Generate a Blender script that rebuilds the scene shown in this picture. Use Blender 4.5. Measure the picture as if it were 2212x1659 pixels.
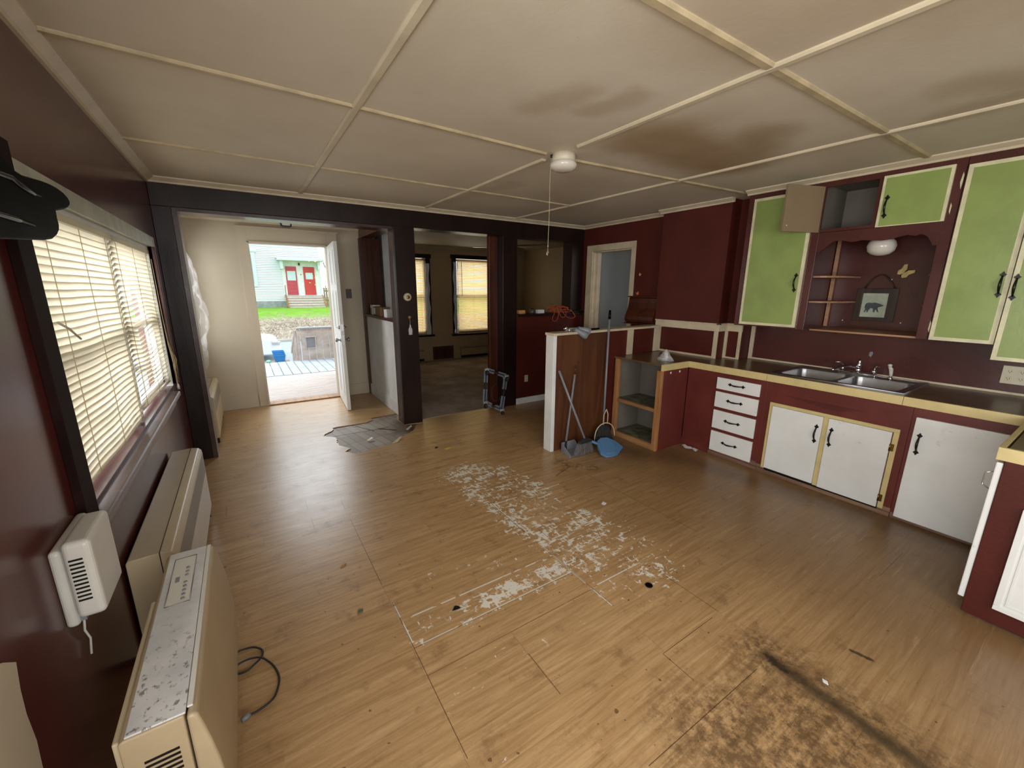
import bpy, bmesh, math, random
from mathutils import Vector, Matrix, noise as mnoise
random.seed(7)
for o in list(bpy.data.objects): bpy.data.objects.remove(o)
S = bpy.context.scene
COL = S.collection
PI = math.pi

# ---------------------------------------------------------------- camera, light, exposure
cam_d = bpy.data.cameras.new('camera'); cam = bpy.data.objects.new('camera', cam_d); COL.objects.link(cam)
S.camera = cam
YAW, PIT, ROL = 0.57794, -0.22974, 0.006147
_f = Vector((math.sin(YAW)*math.cos(PIT), math.cos(YAW)*math.cos(PIT), math.sin(PIT)))
_r = Vector((math.cos(YAW), -math.sin(YAW), 0)); _u = _r.cross(_f)
_r2 = math.cos(ROL)*_r + math.sin(ROL)*_u; _u2 = -math.sin(ROL)*_r + math.cos(ROL)*_u
M = Matrix((_r2, _u2, -_f)).transposed().to_4x4()
M.translation = Vector((0.5058, 0.0, 1.5143)); cam.matrix_world = M
cam_d.sensor_width = 36.0; cam_d.lens = 880.62*36.0/2212.0; cam_d.clip_start = 0.02; cam_d.clip_end = 300

S.view_settings.view_transform = 'Standard'; S.view_settings.look = 'None'
S.view_settings.gamma = 1.0; S.view_settings.use_curve_mapping = False
S.view_settings.exposure = 0.27

W = bpy.data.worlds.new('overcast_sky'); S.world = W; W.use_nodes = True
bgn = W.node_tree.nodes['Background']; bgn.inputs[0].default_value = (0.86, 0.94, 1.0, 1); bgn.inputs[1].default_value = 2.05

def area(name, loc, target, sx, sy, power, col=(1, 1, 1), spread=180):
    l = bpy.data.lights.new(name, 'AREA'); l.shape = 'RECTANGLE'; l.size = sx; l.size_y = sy
    l.energy = power; l.color = col; l.spread = math.radians(spread)
    o = bpy.data.objects.new(name, l); COL.objects.link(o); o.location = loc
    o.rotation_euler = (Vector(target)-Vector(loc)).to_track_quat('-Z', 'Y').to_euler()
    return o
area('fill_rear_opening', (1.2, -2.3, 1.5), (1.4, 3, 1.9), 2.0, 1.2, 50, (1.0, 0.97, 0.93))  # added fill light behind the camera, shining through an invented opening
area('fill_left_rear_opening', (-.40, -.35, 1.4), (3.0, .9, 1.6), 1.9, 1.1, 66, (1.0, 0.975, 0.94))  # added fill from the left, its opening beside the camera is invented
area('daylight_left_window', (-0.75, 2.9, 1.7), (1.5, 2.9, 1.0), 2.0, 1.3, 76, (1.0, 0.98, 0.95))
area('daylight_entry_door', (1.1, 10.2, 4.2), (1.15, 5.0, 0.3), 4.5, 3.2, 240, (0.92, 0.96, 1.0))
area('daylight_entry_window', (-0.5, 5.4, 1.6), (1.6, 5.4, 1.0), 0.9, 1.0, 22, (0.95, 0.98, 1.0))
area('daylight_living_window_west', (3.3, 8.75, 1.5), (3.3, 7, 1.2), 1.1, 1.5, 14, (1.0, 0.95, 0.85))
area('daylight_living_window_east', (4.8, 8.75, 1.5), (4.8, 7, 1.2), 1.1, 1.5, 16, (1.0, 0.95, 0.85))
area('daylight_side_room', (5.6, 2.3, 1.7), (5.3, 4.0, 1.2), 0.7, 0.9, 4, (1, 1, 1.0))

# ---------------------------------------------------------------- node maths helper
class NT:
    def __init__(s, name):
        s.m = bpy.data.materials.new(name); s.m.use_nodes = True; s.t = s.m.node_tree
        s.b = s.t.nodes['Principled BSDF']
    def n(s, typ, **kw):
        x = s.t.nodes.new(typ)
        for k, v in kw.items(): setattr(x, k, v)
        return x
    def link(s, a, b): s.t.links.new(a, b)
    def put(s, sock, v):
        if isinstance(v, V): s.link(v.o, sock)
        elif isinstance(v, bpy.types.NodeSocket): s.link(v, sock)
        else: sock.default_value = v
    def op(s, o, *a, clamp=False):
        x = s.n('ShaderNodeMath', operation=o, use_clamp=clamp)
        for i, v in enumerate(a): s.put(x.inputs[i], v)
        return V(s, x.outputs[0])
    def mix(s, f, a, b):
        x = s.n('ShaderNodeMix', data_type='RGBA')
        s.put(x.inputs[0], f)
        for i, c in ((6, a), (7, b)):
            if isinstance(c, (tuple, list)): x.inputs[i].default_value = (*c[:3], 1)
            else: s.put(x.inputs[i], c)
        return x.outputs[2]
    def pos(s):
        g = s.n('ShaderNodeNewGeometry'); q = s.n('ShaderNodeSeparateXYZ'); s.link(g.outputs['Position'], q.inputs[0])
        return [V(s, q.outputs[i]) for i in range(3)]
    def vec(s, x, y, z=0.0):
        c = s.n('ShaderNodeCombineXYZ')
        for i, v in enumerate((x, y, z)): s.put(c.inputs[i], v)
        return c.outputs[0]
    def noise(s, vec, scale=5, detail=3, rough=.55, dist=0):
        x = s.n('ShaderNodeTexNoise')
        if vec is not None: s.link(vec, x.inputs['Vector'])
        x.inputs['Scale'].default_value = scale; x.inputs['Detail'].default_value = detail
        x.inputs['Roughness'].default_value = rough; x.inputs['Distortion'].default_value = dist
        return V(s, x.outputs[0])
    def white(s, vec):
        x = s.n('ShaderNodeTexWhiteNoise', noise_dimensions='2D'); s.link(vec, x.inputs['Vector']); return V(s, x.outputs[0])
    def ramp(s, v, a, b):
        x = s.n('ShaderNodeMapRange', interpolation_type='SMOOTHSTEP'); s.put(x.inputs[0], v)
        x.inputs[1].default_value = a; x.inputs[2].default_value = b
        return V(s, x.outputs[0])
    def seg(s, x, y, x0, y0, x1, y1):
        dx, dy = x1-x0, y1-y0; L = dx*dx+dy*dy
        t = s.op('MULTIPLY', (x-x0)*dx+(y-y0)*dy, 1.0/L, clamp=True)
        ex = x-x0-t*dx; ey = y-y0-t*dy
        return s.op('SQRT', ex*ex+ey*ey)
    def bump(s, h, strength=.2, dist=.01):
        x = s.n('ShaderNodeBump'); x.inputs['Strength'].default_value = strength; x.inputs['Distance'].default_value = dist
        s.put(x.inputs['Height'], h); s.link(x.outputs[0], s.b.inputs['Normal'])
    def out(s, col=None, rough=None, spec=None, metal=None):
        for k, v in (('Base Color', col), ('Roughness', rough), ('Specular IOR Level', spec), ('Metallic', metal)):
            if v is None: continue
            if isinstance(v, (tuple, list)): s.b.inputs[k].default_value = (*v[:3], 1)
            else: s.put(s.b.inputs[k], v)
        return s.m
class V:
    def __init__(s, t, o): s.t, s.o = t, o
    def _r(s, op, a, b): return s.t.op(op, a, b)
    def __add__(s, b): return s._r('ADD', s, b)
    def __radd__(s, b): return s._r('ADD', b, s)
    def __sub__(s, b): return s._r('SUBTRACT', s, b)
    def __rsub__(s, b): return s._r('SUBTRACT', b, s)
    def __mul__(s, b): return s._r('MULTIPLY', s, b)
    def __rmul__(s, b): return s._r('MULTIPLY', b, s)
    def __truediv__(s, b): return s._r('DIVIDE', s, b)
    def __gt__(s, b): return s._r('GREATER_THAN', s, b)
    def __lt__(s, b): return s._r('LESS_THAN', s, b)
    def floor(s): return s.t.op('FLOOR', s)
    def fract(s): return s.t.op('FRACT', s)
    def max(s, b): return s._r('MAXIMUM', s, b)
    def min(s, b): return s._r('MINIMUM', s, b)
def lin(r, g, b):
    f = lambda c: (c/255/12.92) if c <= 10 else ((c/255+.055)/1.055)**2.4
    return (f(r), f(g), f(b))

MATS = {}
def paint(name, col, rough=.5, var=.12, scale=6, bump=.05, spec=.5, metal=0, dirt=None, dirtamt=.5, stretch=(1, 1, 1), bscale=60):
    """painted or plain surface: a base colour with soft uneven tone, optional dirt specks, fine bump"""
    t = NT(name); x, y, z = t.pos()
    v = t.vec(x*stretch[0], y*stretch[1], z*stretch[2])
    n = t.noise(v, scale, 4)
    dk = tuple(c*(1-var*1.6) for c in col); lt = tuple(min(1, c*(1+var)) for c in col)
    c = t.mix(t.ramp(n, .3, .7), dk, lt)
    if dirt:
        d = t.ramp(t.noise(v, scale*2.3, 6, .7), .62, .74)*dirtamt
        c = t.mix(d, c, dirt)
    t.out(c, t.op('ADD', rough-.06, n*.12), spec, metal)
    if bump: t.bump(t.noise(v, bscale, 3), bump, .01)
    MATS[name] = t.m; return t.m

def wood(name, a, b, rough=.45, ax='z', scale=1.0, bump=.08):
    t = NT(name); x, y, z = t.pos()
    k = 22*scale; l = 1.6*scale
    v = t.vec(*((x*(l if ax == 'x' else k), y*(l if ax == 'y' else k), z*(l if ax == 'z' else k))))
    n = t.noise(v, 1, 5, .6, .8); n2 = t.noise(t.vec(x, y, z), 3, 3)
    c = t.mix(t.ramp(n, .3, .7), a, b)
    c = t.mix(t.ramp(n2, .55, .75)*.45, c, tuple(q*.5 for q in a))
    t.out(c, rough); t.bump(n, bump, .01); MATS[name] = t.m; return t.m

def glass(name, col=(1, 1, 1), rough=.02, alpha=.25):
    t = NT(name); t.out(col, rough, .6)
    t.b.inputs['Alpha'].default_value = alpha; MATS[name] = t.m; return t.m

# ---------------------------------------------------------------- materials
RED = paint('matt_dark_red_paint', lin(80, 29, 21), .55, .10, 3, .1, spec=.3)
MAROON = paint('glossy_maroon_paint', lin(78, 38, 34), .28, .12, 2.5, .03, dirt=lin(110, 80, 70), dirtamt=.12)
CABRED = paint('cabinet_red_paint', lin(98, 40, 34), .42, .10, 5, .08)
LWALL = paint('left_wall_gloss_maroon', lin(82, 36, 32), .24, .10, 1.5, .02, bscale=14)
DARK = paint('near_black_brown_gloss', lin(36, 22, 19), .34, .2, 5, .06, stretch=(1, 1, .4), dirt=lin(70, 50, 42), dirtamt=.15, spec=.28)
GREYJ = paint('worn_jamb_gloss', lin(72, 56, 54), .25, .2, 6, .05, dirt=lin(150, 140, 130), dirtamt=.3)
CREAMTRIM = paint('cream_trim_paint', lin(200, 186, 158), .42, .08, 6, .05, dirt=lin(120, 100, 75), dirtamt=.35)
CROWN = paint('crown_cream', lin(206, 194, 168), .45, .06, 6, .05)
ENTRY = paint('entry_offwhite_wall', lin(190, 178, 156), .55, .05, 1.6, .06, dirt=lin(140, 125, 100), dirtamt=.12)
LIVW = paint('living_tan_wall', lin(150, 126, 92), .6, .06, 2, .05)
LIVC = paint('living_ceiling', lin(150, 134, 106), .7, .05, 2, .05)
BLUEW = paint('side_room_blue_grey', lin(138, 140, 138), .6, .04, 2, .03)
WHITE = paint('white_cabinet_paint', lin(226, 228, 226), .40, .03, 5, .06, dirt=lin(150, 148, 140), dirtamt=.35)
WHITEP = paint('white_wall_panel', lin(226, 228, 228), .5, .05, 5, .03)
YEL = paint('yellow_edge_band', lin(204, 186, 132), .4, .05, 8, .04, dirt=lin(150, 125, 70), dirtamt=.35)
GREEN = paint('apple_green_paint', lin(138, 157, 88), .32, .06, 5, .05)
BORDER = paint('cream_door_border', lin(212, 208, 172), .4, .08, 12, .06, dirt=lin(150, 150, 90), dirtamt=.5)
GREYIN = paint('shaded_grey_cupboard_inside', lin(112, 106, 96), .6, .08, 4, .03)  # shade of the closed-in cupboards is put into this grey
LINER = paint('mouldy_shelf_liner', lin(96, 98, 76), .8, .35, 14, .15, dirt=lin(50, 48, 34), dirtamt=.7)
BLK = paint('wrought_black_iron', (.012, .012, .012), .35, .2, 20, .05, metal=.4)
BLKG = paint('black_gloss_plastic', (.003, .003, .0035), .14, .1, 10, 0, spec=.10)
BLACKR = paint('black_rubber', (.02, .02, .02), .6, .1, 20, .02)
CHROME = paint('polished_chrome', (.75, .76, .78), .12, .03, 10, 0, metal=1)
STEEL = paint('brushed_stainless', (.36, .36, .37), .34, .05, 12, 0, metal=1)
HEATC = paint('heater_cream_enamel', lin(196, 180, 150), .35, .06, 5, .03)
HEATW = paint('white_plastic', lin(206, 204, 196), .38, .04, 6, .02)
HEATF = paint('aged_tan_plastic', lin(174, 156, 126), .4, .05, 5, .02)
GLOBE = paint('opal_glass', lin(214, 208, 196), .18, .02, 4, 0)
FIX = paint('ceiling_fixture_white', lin(205, 195, 175), .4, .04, 5, 0)
GREYP = paint('grey_plastic', lin(128, 130, 138), .45, .06, 10, .02)
GREYB = paint('blue_grey_dolly_plastic', lin(116, 120, 134), .45, .08, 10, .02)
BRIST = paint('dark_grey_bristle', lin(46, 44, 44), .7, .25, 80, .3, stretch=(1, 1, .15))
BRISTL = paint('pale_grey_bristle', lin(104, 102, 104), .7, .3, 80, .3, stretch=(1, 1, .15))
BLUEP = paint('blue_plastic', lin(90, 132, 176), .4, .08, 8, .02)
ORANGE = paint('orange_cord_jacket', lin(176, 82, 48), .5, .08, 20, 0)
CARDB = paint('brown_cardboard', lin(140, 112, 84), .8, .06, 10, .03)
PAPER = paint('white_paper', lin(220, 220, 222), .7, .03, 12, .02)
CORDW = paint('cotton_cord', lin(190, 176, 140), .8, .05, 20, 0)
SWITCH = paint('brown_switch_plate', lin(64, 44, 38), .35, .05, 10, 0)
OUTLET = paint('ivory_outlet', lin(206, 198, 170), .35, .04, 10, 0)
YELLOW = paint('pale_yellow_wing', lin(196, 176, 110), .6, .12, 30, 0)
ORG = paint('orange_wing', lin(206, 120, 84), .6, .1, 30, 0)
BRASS = paint('brass', lin(150, 120, 70), .3, .05, 10, 0, metal=1)
PLY = wood('old_plywood', lin(98, 58, 30), lin(72, 38, 20), .5, 'z', .5)
PINE = wood('bare_pine', lin(176, 128, 80), lin(140, 92, 52), .55, 'z')
PINEX = wood('bare_pine_along', lin(172, 130, 86), lin(130, 92, 58), .55, 'y')
KICK = wood('worn_kick_board', lin(140, 110, 90), lin(96, 66, 52), .6, 'y')
BROWNW = wood('brown_varnished_wood', lin(86, 42, 22), lin(54, 24, 14), .35, 'z', .6)
FRAMEW = wood('dark_frame_wood', lin(62, 40, 26), lin(32, 20, 14), .5, 'z')
SHELFW = wood('raw_shelf_edge', lin(176, 136, 104), lin(140, 100, 74), .5, 'y')
def clear(name, alpha, col=(.9, .92, .93), rough=.12): return glass(name, col, rough, alpha)
FILM = clear('crumpled_clear_film', .08, rough=.2)
BAG = clear('clear_bag_plastic', .32, rough=.15)
PANE = clear('window_pane', .10, rough=.02)

def mk_plastic_slats(name, col, trans):
    t = NT(name); x, y, z = t.pos()
    n = t.noise(t.vec(x, y, z), 5, 3)
    c = t.mix(t.ramp(n, .3, .7), tuple(q*.93 for q in col), col)
    t.out(c, .45, .4)
    tr = t.n('ShaderNodeBsdfTranslucent'); t.link(c, tr.inputs[0])
    ms = t.n('ShaderNodeMixShader'); ms.inputs[0].default_value = trans
    t.link(t.b.outputs[0], ms.inputs[1]); t.link(tr.outputs[0], ms.inputs[2])
    t.link(ms.outputs[0], t.t.nodes['Material Output'].inputs[0]); return t.m
SLAT = mk_plastic_slats('ivory_blind_slat', lin(222, 216, 196), .30)
SLATT = mk_plastic_slats('amber_blind_slat', lin(216, 190, 136), .48)

def mk_counter():
    t = NT('brown_laminate_counter'); x, y, z = t.pos()
    n = t.noise(t.vec(x, y, z), 4, 5); n2 = t.noise(t.vec(x, y, z), 60, 3)
    c = t.mix(t.ramp(n, .3, .75), lin(84, 66, 44), lin(112, 90, 62)); c = t.mix(t.ramp(n2, .6, .7)*.4, c, lin(140, 118, 88))
    return t.out(c, .28, .5)
COUNTER = mk_counter()

def mk_ceiling():
    t = NT('stained_cream_ceiling'); x, y, z = t.pos(); v = t.vec(x, y)
    n = t.noise(v, 1.1, 4, .6); n2 = t.noise(v, 3.5, 5, .65)
    c = t.mix(t.ramp(n, .3, .7), lin(202, 191, 172), lin(213, 204, 187))
    def blob(x0, y0, x1, y1, r0, r1):
        d = t.seg(x, y, x0, y0, x1, y1) + (n2-.5)*.30
        return 1.0-t.ramp(d, r0, r1)
    a = blob(2.6, 1.7, 3.35, 1.75, .12, .42).max(blob(3.0, 1.35, 3.4, 1.6, .02, .28)*.9)
    a = a.max(blob(1.75, 1.75, 1.85, 1.5, .0, .14)*.45).max(blob(2.0, 1.62, 2.05, 1.4, .0, .13)*.5)
    a = a.max(blob(3.1, .55, 3.5, .25, .02, .2)*.5).max(blob(3.25, .1, 3.5, .75, .02, .15)*.5).max(blob(2.3, .3, 2.0, .75, .15, .6)*.5)
    a = a.max(blob(2.9, 2.6, 3.4, 3.6, .05, .5)*.35).max(blob(2.45, 3.0, 2.3, 3.9, .02, .16)*.35)
    c = t.mix(a*(.5+n2*.5), c, lin(150, 122, 84))
    sp = t.ramp(t.noise(v, 24, 2), .77, .8)
    c = t.mix(sp*.3, c, lin(120, 98, 70))
    t.out(c, .62, .35); t.bump(t.noise(v, 40, 3), .06, .01); return t.m
CEIL = mk_ceiling()

def mk_floor():
    t = NT('worn_oak_vinyl_planks'); x, y, z = t.pos()
    ry = (y-1.148)/.1477; r = ry.floor(); fy = ry.fract()
    h = t.white(t.vec(r*1.0, 3.3))
    off = (h > .62)*.405 + .945
    cx = (x-off)/.905; c = cx.floor(); fx = cx.fract()
    pid = t.white(t.vec(c*1.0+.5, r*1.0+.5))
    gv = t.vec(x*2.2+pid*31.0, y*34.0, pid*9.0)
    g = t.noise(gv, 1, 6, .62, 1.1)
    g2 = t.noise(t.vec(x*.9+pid*11.0, y*7.0), 3, 3, .5, 2.5)
    col = t.mix(t.ramp(g, .25, .75), lin(160, 125, 82), lin(196, 162, 118))
    rings = t.op('SINE', g2*70.0)
    col = t.mix(t.ramp(rings, .5, 1.0)*.16, col, lin(132, 100, 64))
    col = t.mix(pid*.16, col, lin(152, 116, 76))
    v = t.vec(x, y)
    big = t.noise(v, .9, 3)
    # the strip by the counters is grimier than the open middle
    grime = t.ramp(x + y*-.30 + (big-.5)*1.4, 1.5, 3.0)*.72
    col = t.mix(grime, col, lin(112, 84, 54))
    sm = t.noise(v, 7, 6, .7)
    col = t.mix(t.ramp(sm, .54, .70)*.45, col, lin(104, 74, 46))
    st = t.noise(t.vec(x*3.0, y*60.0), 1, 6, .72, .5)
    col = t.mix(t.ramp(st, .50, .68)*.34, col, lin(110, 78, 46)); col = t.mix(t.ramp(st, .30, .42)*-1.0*.3+.3, col, lin(206, 176, 132))
    # seams
    dy = (0.5-t.op('ABSOLUTE', fy-.5))*.1477; dx = (0.5-t.op('ABSOLUTE', fx-.5))*.905
    sn = t.noise(v, 1.7, 2)
    lw = t.op('MULTIPLY', t.ramp(sn, .40, .6), .0014)
    seam = (t.op('LESS_THAN', dy, lw)).max(t.op('LESS_THAN', dx, .0016)*t.op('GREATER_THAN', t.noise(v, 2.1, 1), .47))
    # old white adhesive worn through
    d1 = t.seg(x, y, 1.98, 2.75, 2.16, 1.35)
    d2 = t.seg(x, y, 1.0, 1.50, 1.95, 1.50)
    d3 = t.seg(x, y, 1.0, 1.22, 2.1, 1.2)
    d4 = t.seg(x, y, 1.15, 1.85, 1.6, 1.75)
    w = (1.0-t.ramp(d1, .20, .62))
    w = w.max((1.0-t.ramp(d2, .05, .20))*.9).max((1.0-t.ramp(d3, .02, .36))*.72).max((1.0-t.ramp(d4, .0, .30))*.7)
    w = w.max((1.0-t.ramp(t.seg(x, y, .98, .95, 1.12, .70), .0, .22))*.7)
    w = w.max((1.0-t.ramp(t.seg(x, y, 1.9, 3.1, 2.15, 3.1), .0, .3))*.5)
    wa = t.noise(t.vec(x*11.0, y*52.0, 1.0), 1, 6, .68, .25); wb = t.noise(t.vec(x*48.0, y*12.0, 7.0), 1, 6, .68, .25)
    wc = t.noise(t.vec(x, y, 3.0), 19, 6, .66); wn2 = wa
    cl = t.noise(t.vec(x, y, 5.0), 4.5, 2)
    wn = wa.max(wb*.985)*.55+wc*.45+(cl-.5)*.22
    band = 1.0-t.ramp(t.op('ABSOLUTE', y-1.53), .03, .075)
    band = band*t.ramp(x, .98, 1.6)*(1.0-t.ramp(x, 1.835, 1.85))
    thr = .784 - w*.245 - band*.075
    white = t.ramp(wn - thr, -.006, .020)
    def line(l, r):
        o = None
        for q in l:
            d = t.op('LESS_THAN', t.seg(x, y, *q), r); o = d if o is None else o.max(d)
        return o
    broke = t.op('GREATER_THAN', t.noise(v, 9, 3), .40)
    wl = line([(1.85, 1.74, 1.856, 1.16), (1.85, 2.30, 2.45, 2.29), (1.95, 1.745, 2.37, 1.742), (.954, 1.76, .955, 1.48), (1.0, 1.447, 1.84, 1.449), (1.85, 2.3, 1.85, 1.95), (1.0, 1.62, 1.85, 1.62), (1.90, 1.30, 2.2, 1.30)], .0045)*broke
    white = white.max(wl*.85)
    ws = wl*0.0
    hard = line([(.944, 2.649, .944, 1.91), (.952, 1.76, .952, .94), (1.846, 2.33, 1.846, 1.90), (1.940, 1.88, 1.940, 1.745), (1.848, 1.735, 1.860, 1.15), (.952, 1.4445, 1.848, 1.4445), (.952, 1.291, 1.86, 1.291),
      (1.352, 1.155, 1.352, .944), (2.26, 1.143, 2.26, .85), (1.835, .845, 1.835, .70), (2.76, 2.3, 2.785, 1.3), (.722, 3.09, .722, 2.945), (.940, 2.94, .940, 2.80), (.726, 2.81, .726, 2.65), (.245, 3.27, .245, 3.13),
      (.24, 3.095, .94, 3.095), (.1, 2.50, .94, 2.655), (1.84, .845, 2.2, .845), (3.25, .517, 3.62, .515), (1.44, .60, 2.1, .59), (.37, 4.145, .87, 4.03), (3.6, 1.575, 3.92, 1.553)], .0016)
    seam = (seam*.30).max(hard)
    col = t.mix(white*.9, col, lin(220, 217, 206))
    col = t.mix(seam*.75*(1.0-ws), col, lin(64, 42, 24))
    # dark spill near the cupboards in front
    s1 = t.seg(x, y, 2.20, .60, 2.19, .05) ; s2 = t.seg(x, y, 1.75, .45, 2.05, .30)
    tn = t.noise(v, 9, 7, .75); tn2 = t.noise(v, 22, 5, .75)
    core = (1.0-t.ramp(t.seg(x, y, 2.2, .60, 2.185, .52)+(tn2-.5)*.10, .008, .03)).max((1.0-t.ramp(s1+(tn2-.5)*.16, .0, .05))*.85)
    halo = (1.0-t.ramp(s2+(tn-.5)*.7, .12, .42)).max(1.0-t.ramp(s1+(tn-.5)*.5, .05, .22))
    col = t.mix(halo*t.ramp(tn2*.6+tn*.4, .40, .58)*.74, col, lin(66, 43, 27))
    col = t.mix(core*.9, col, lin(32, 26, 22))
    s3 = t.seg(x, y, 2.72, 2.62, 2.9, 2.35)
    col = t.mix((1.0-t.ramp(s3+(tn-.5)*.3, .01, .12))*t.ramp(tn2, .45, .6)*.6, col, lin(70, 44, 26))
    col = t.mix((1.0-t.ramp(t.seg(x, y, 2.53, 2.42, 2.75, 2.50)+(tn2-.5)*.02, .002, .010))*.55, col, lin(58, 38, 24))
    col = t.mix((1.0-t.ramp(t.seg(x, y, 2.535, .415, 2.55, .35)+(tn2-.5)*.03, .004, .013))*.85, col, lin(45, 32, 20))
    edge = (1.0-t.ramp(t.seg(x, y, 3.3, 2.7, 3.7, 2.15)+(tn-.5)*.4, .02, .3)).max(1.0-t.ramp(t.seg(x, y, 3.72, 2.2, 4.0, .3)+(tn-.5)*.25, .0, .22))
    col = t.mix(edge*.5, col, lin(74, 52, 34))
    specks = t.ramp(t.noise(v, 34, 1, .3), .775, .79)
    col = t.mix(specks*.7, col, lin(70, 46, 28))
    # scuffed grey scrapes inside the entry
    en = t.ramp(t.noise(t.vec(x*9.0, y*30.0), 1, 5, .7), .60, .66)*(1.0-t.ramp(t.seg(x, y, .85, 3.2, .8, 5.0), .2, .6))
    col = t.mix(en*.45, col, lin(104, 94, 82))
    rough = .25 + sm*.16 + white*.22 + grime*.04
    t.out(col, rough, .6)
    t.bump(g*.3 + wn2*.25 - seam*1.2 + sm*.4, .22, .004); return t.m
FLOOR = mk_floor()

def mk_subfloor():
    t = NT('old_grey_parquet_subfloor'); x, y, z = t.pos()
    a, b = x*.98+y*.2, y*.98-x*.2
    fx = (a/.088).fract(); fy = (b/.235).fract(); pid = t.white(t.vec((a/.088).floor()+.5, (b/.235).floor()+.5))
    sn = (t.op('LESS_THAN', fx, .05)).max(t.op('LESS_THAN', fy, .02))
    n = t.noise(t.vec(x, y), 12, 6, .7)
    c = t.mix(pid*.5+n*.4, lin(128, 118, 108), lin(176, 166, 154)); c = t.mix(t.ramp(n, .5, .62)*t.ramp(x, 1.4, 1.9)*.6, c, lin(96, 82, 66))
    c = t.mix(sn*.8, c, lin(58, 50, 44))
    cr = (t.seg(x, y, 1.10, 4.40, 1.72, 4.40)+(n-.5)*.02).min(t.seg(x, y, 1.42, 4.62, 1.55, 4.36)+(n-.5)*.02)
    c = t.mix((1.0-t.ramp(cr, .004, .012))*.85, c, lin(36, 30, 26)); c = t.mix((1.0-t.ramp(t.seg(x, y, 1.62, 4.40, 1.76, 4.26)+(n-.5)*.03, .012, .022))*.9, c, lin(26, 20, 18))
    c = t.mix((1.0-t.ramp(t.seg(x, y, 1.95, 4.45, 1.85, 4.2)+(n-.5)*.2, .05, .22))*.7, c, lin(74, 58, 46)); t.bump(sn*-1.0+n*.3, .4, .004); return t.out(c, .6, .4)
SUBF = mk_subfloor()
def mk_carpet():
    t = NT('dirty_grey_brown_carpet'); x, y, z = t.pos(); v = t.vec(x, y)
    n = t.noise(v, 1.6, 6, .7); f = t.noise(v, 260, 2)
    c = t.mix(t.ramp(n, .35, .68), lin(142, 126, 114), lin(178, 164, 154)); c = t.mix(t.ramp(t.noise(v, 4, 6, .8), .55, .7)*.5, c, lin(104, 88, 76))
    t.bump(f, .5, .01); return t.out(c, .95, .1)
CARPET = mk_carpet()

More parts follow.
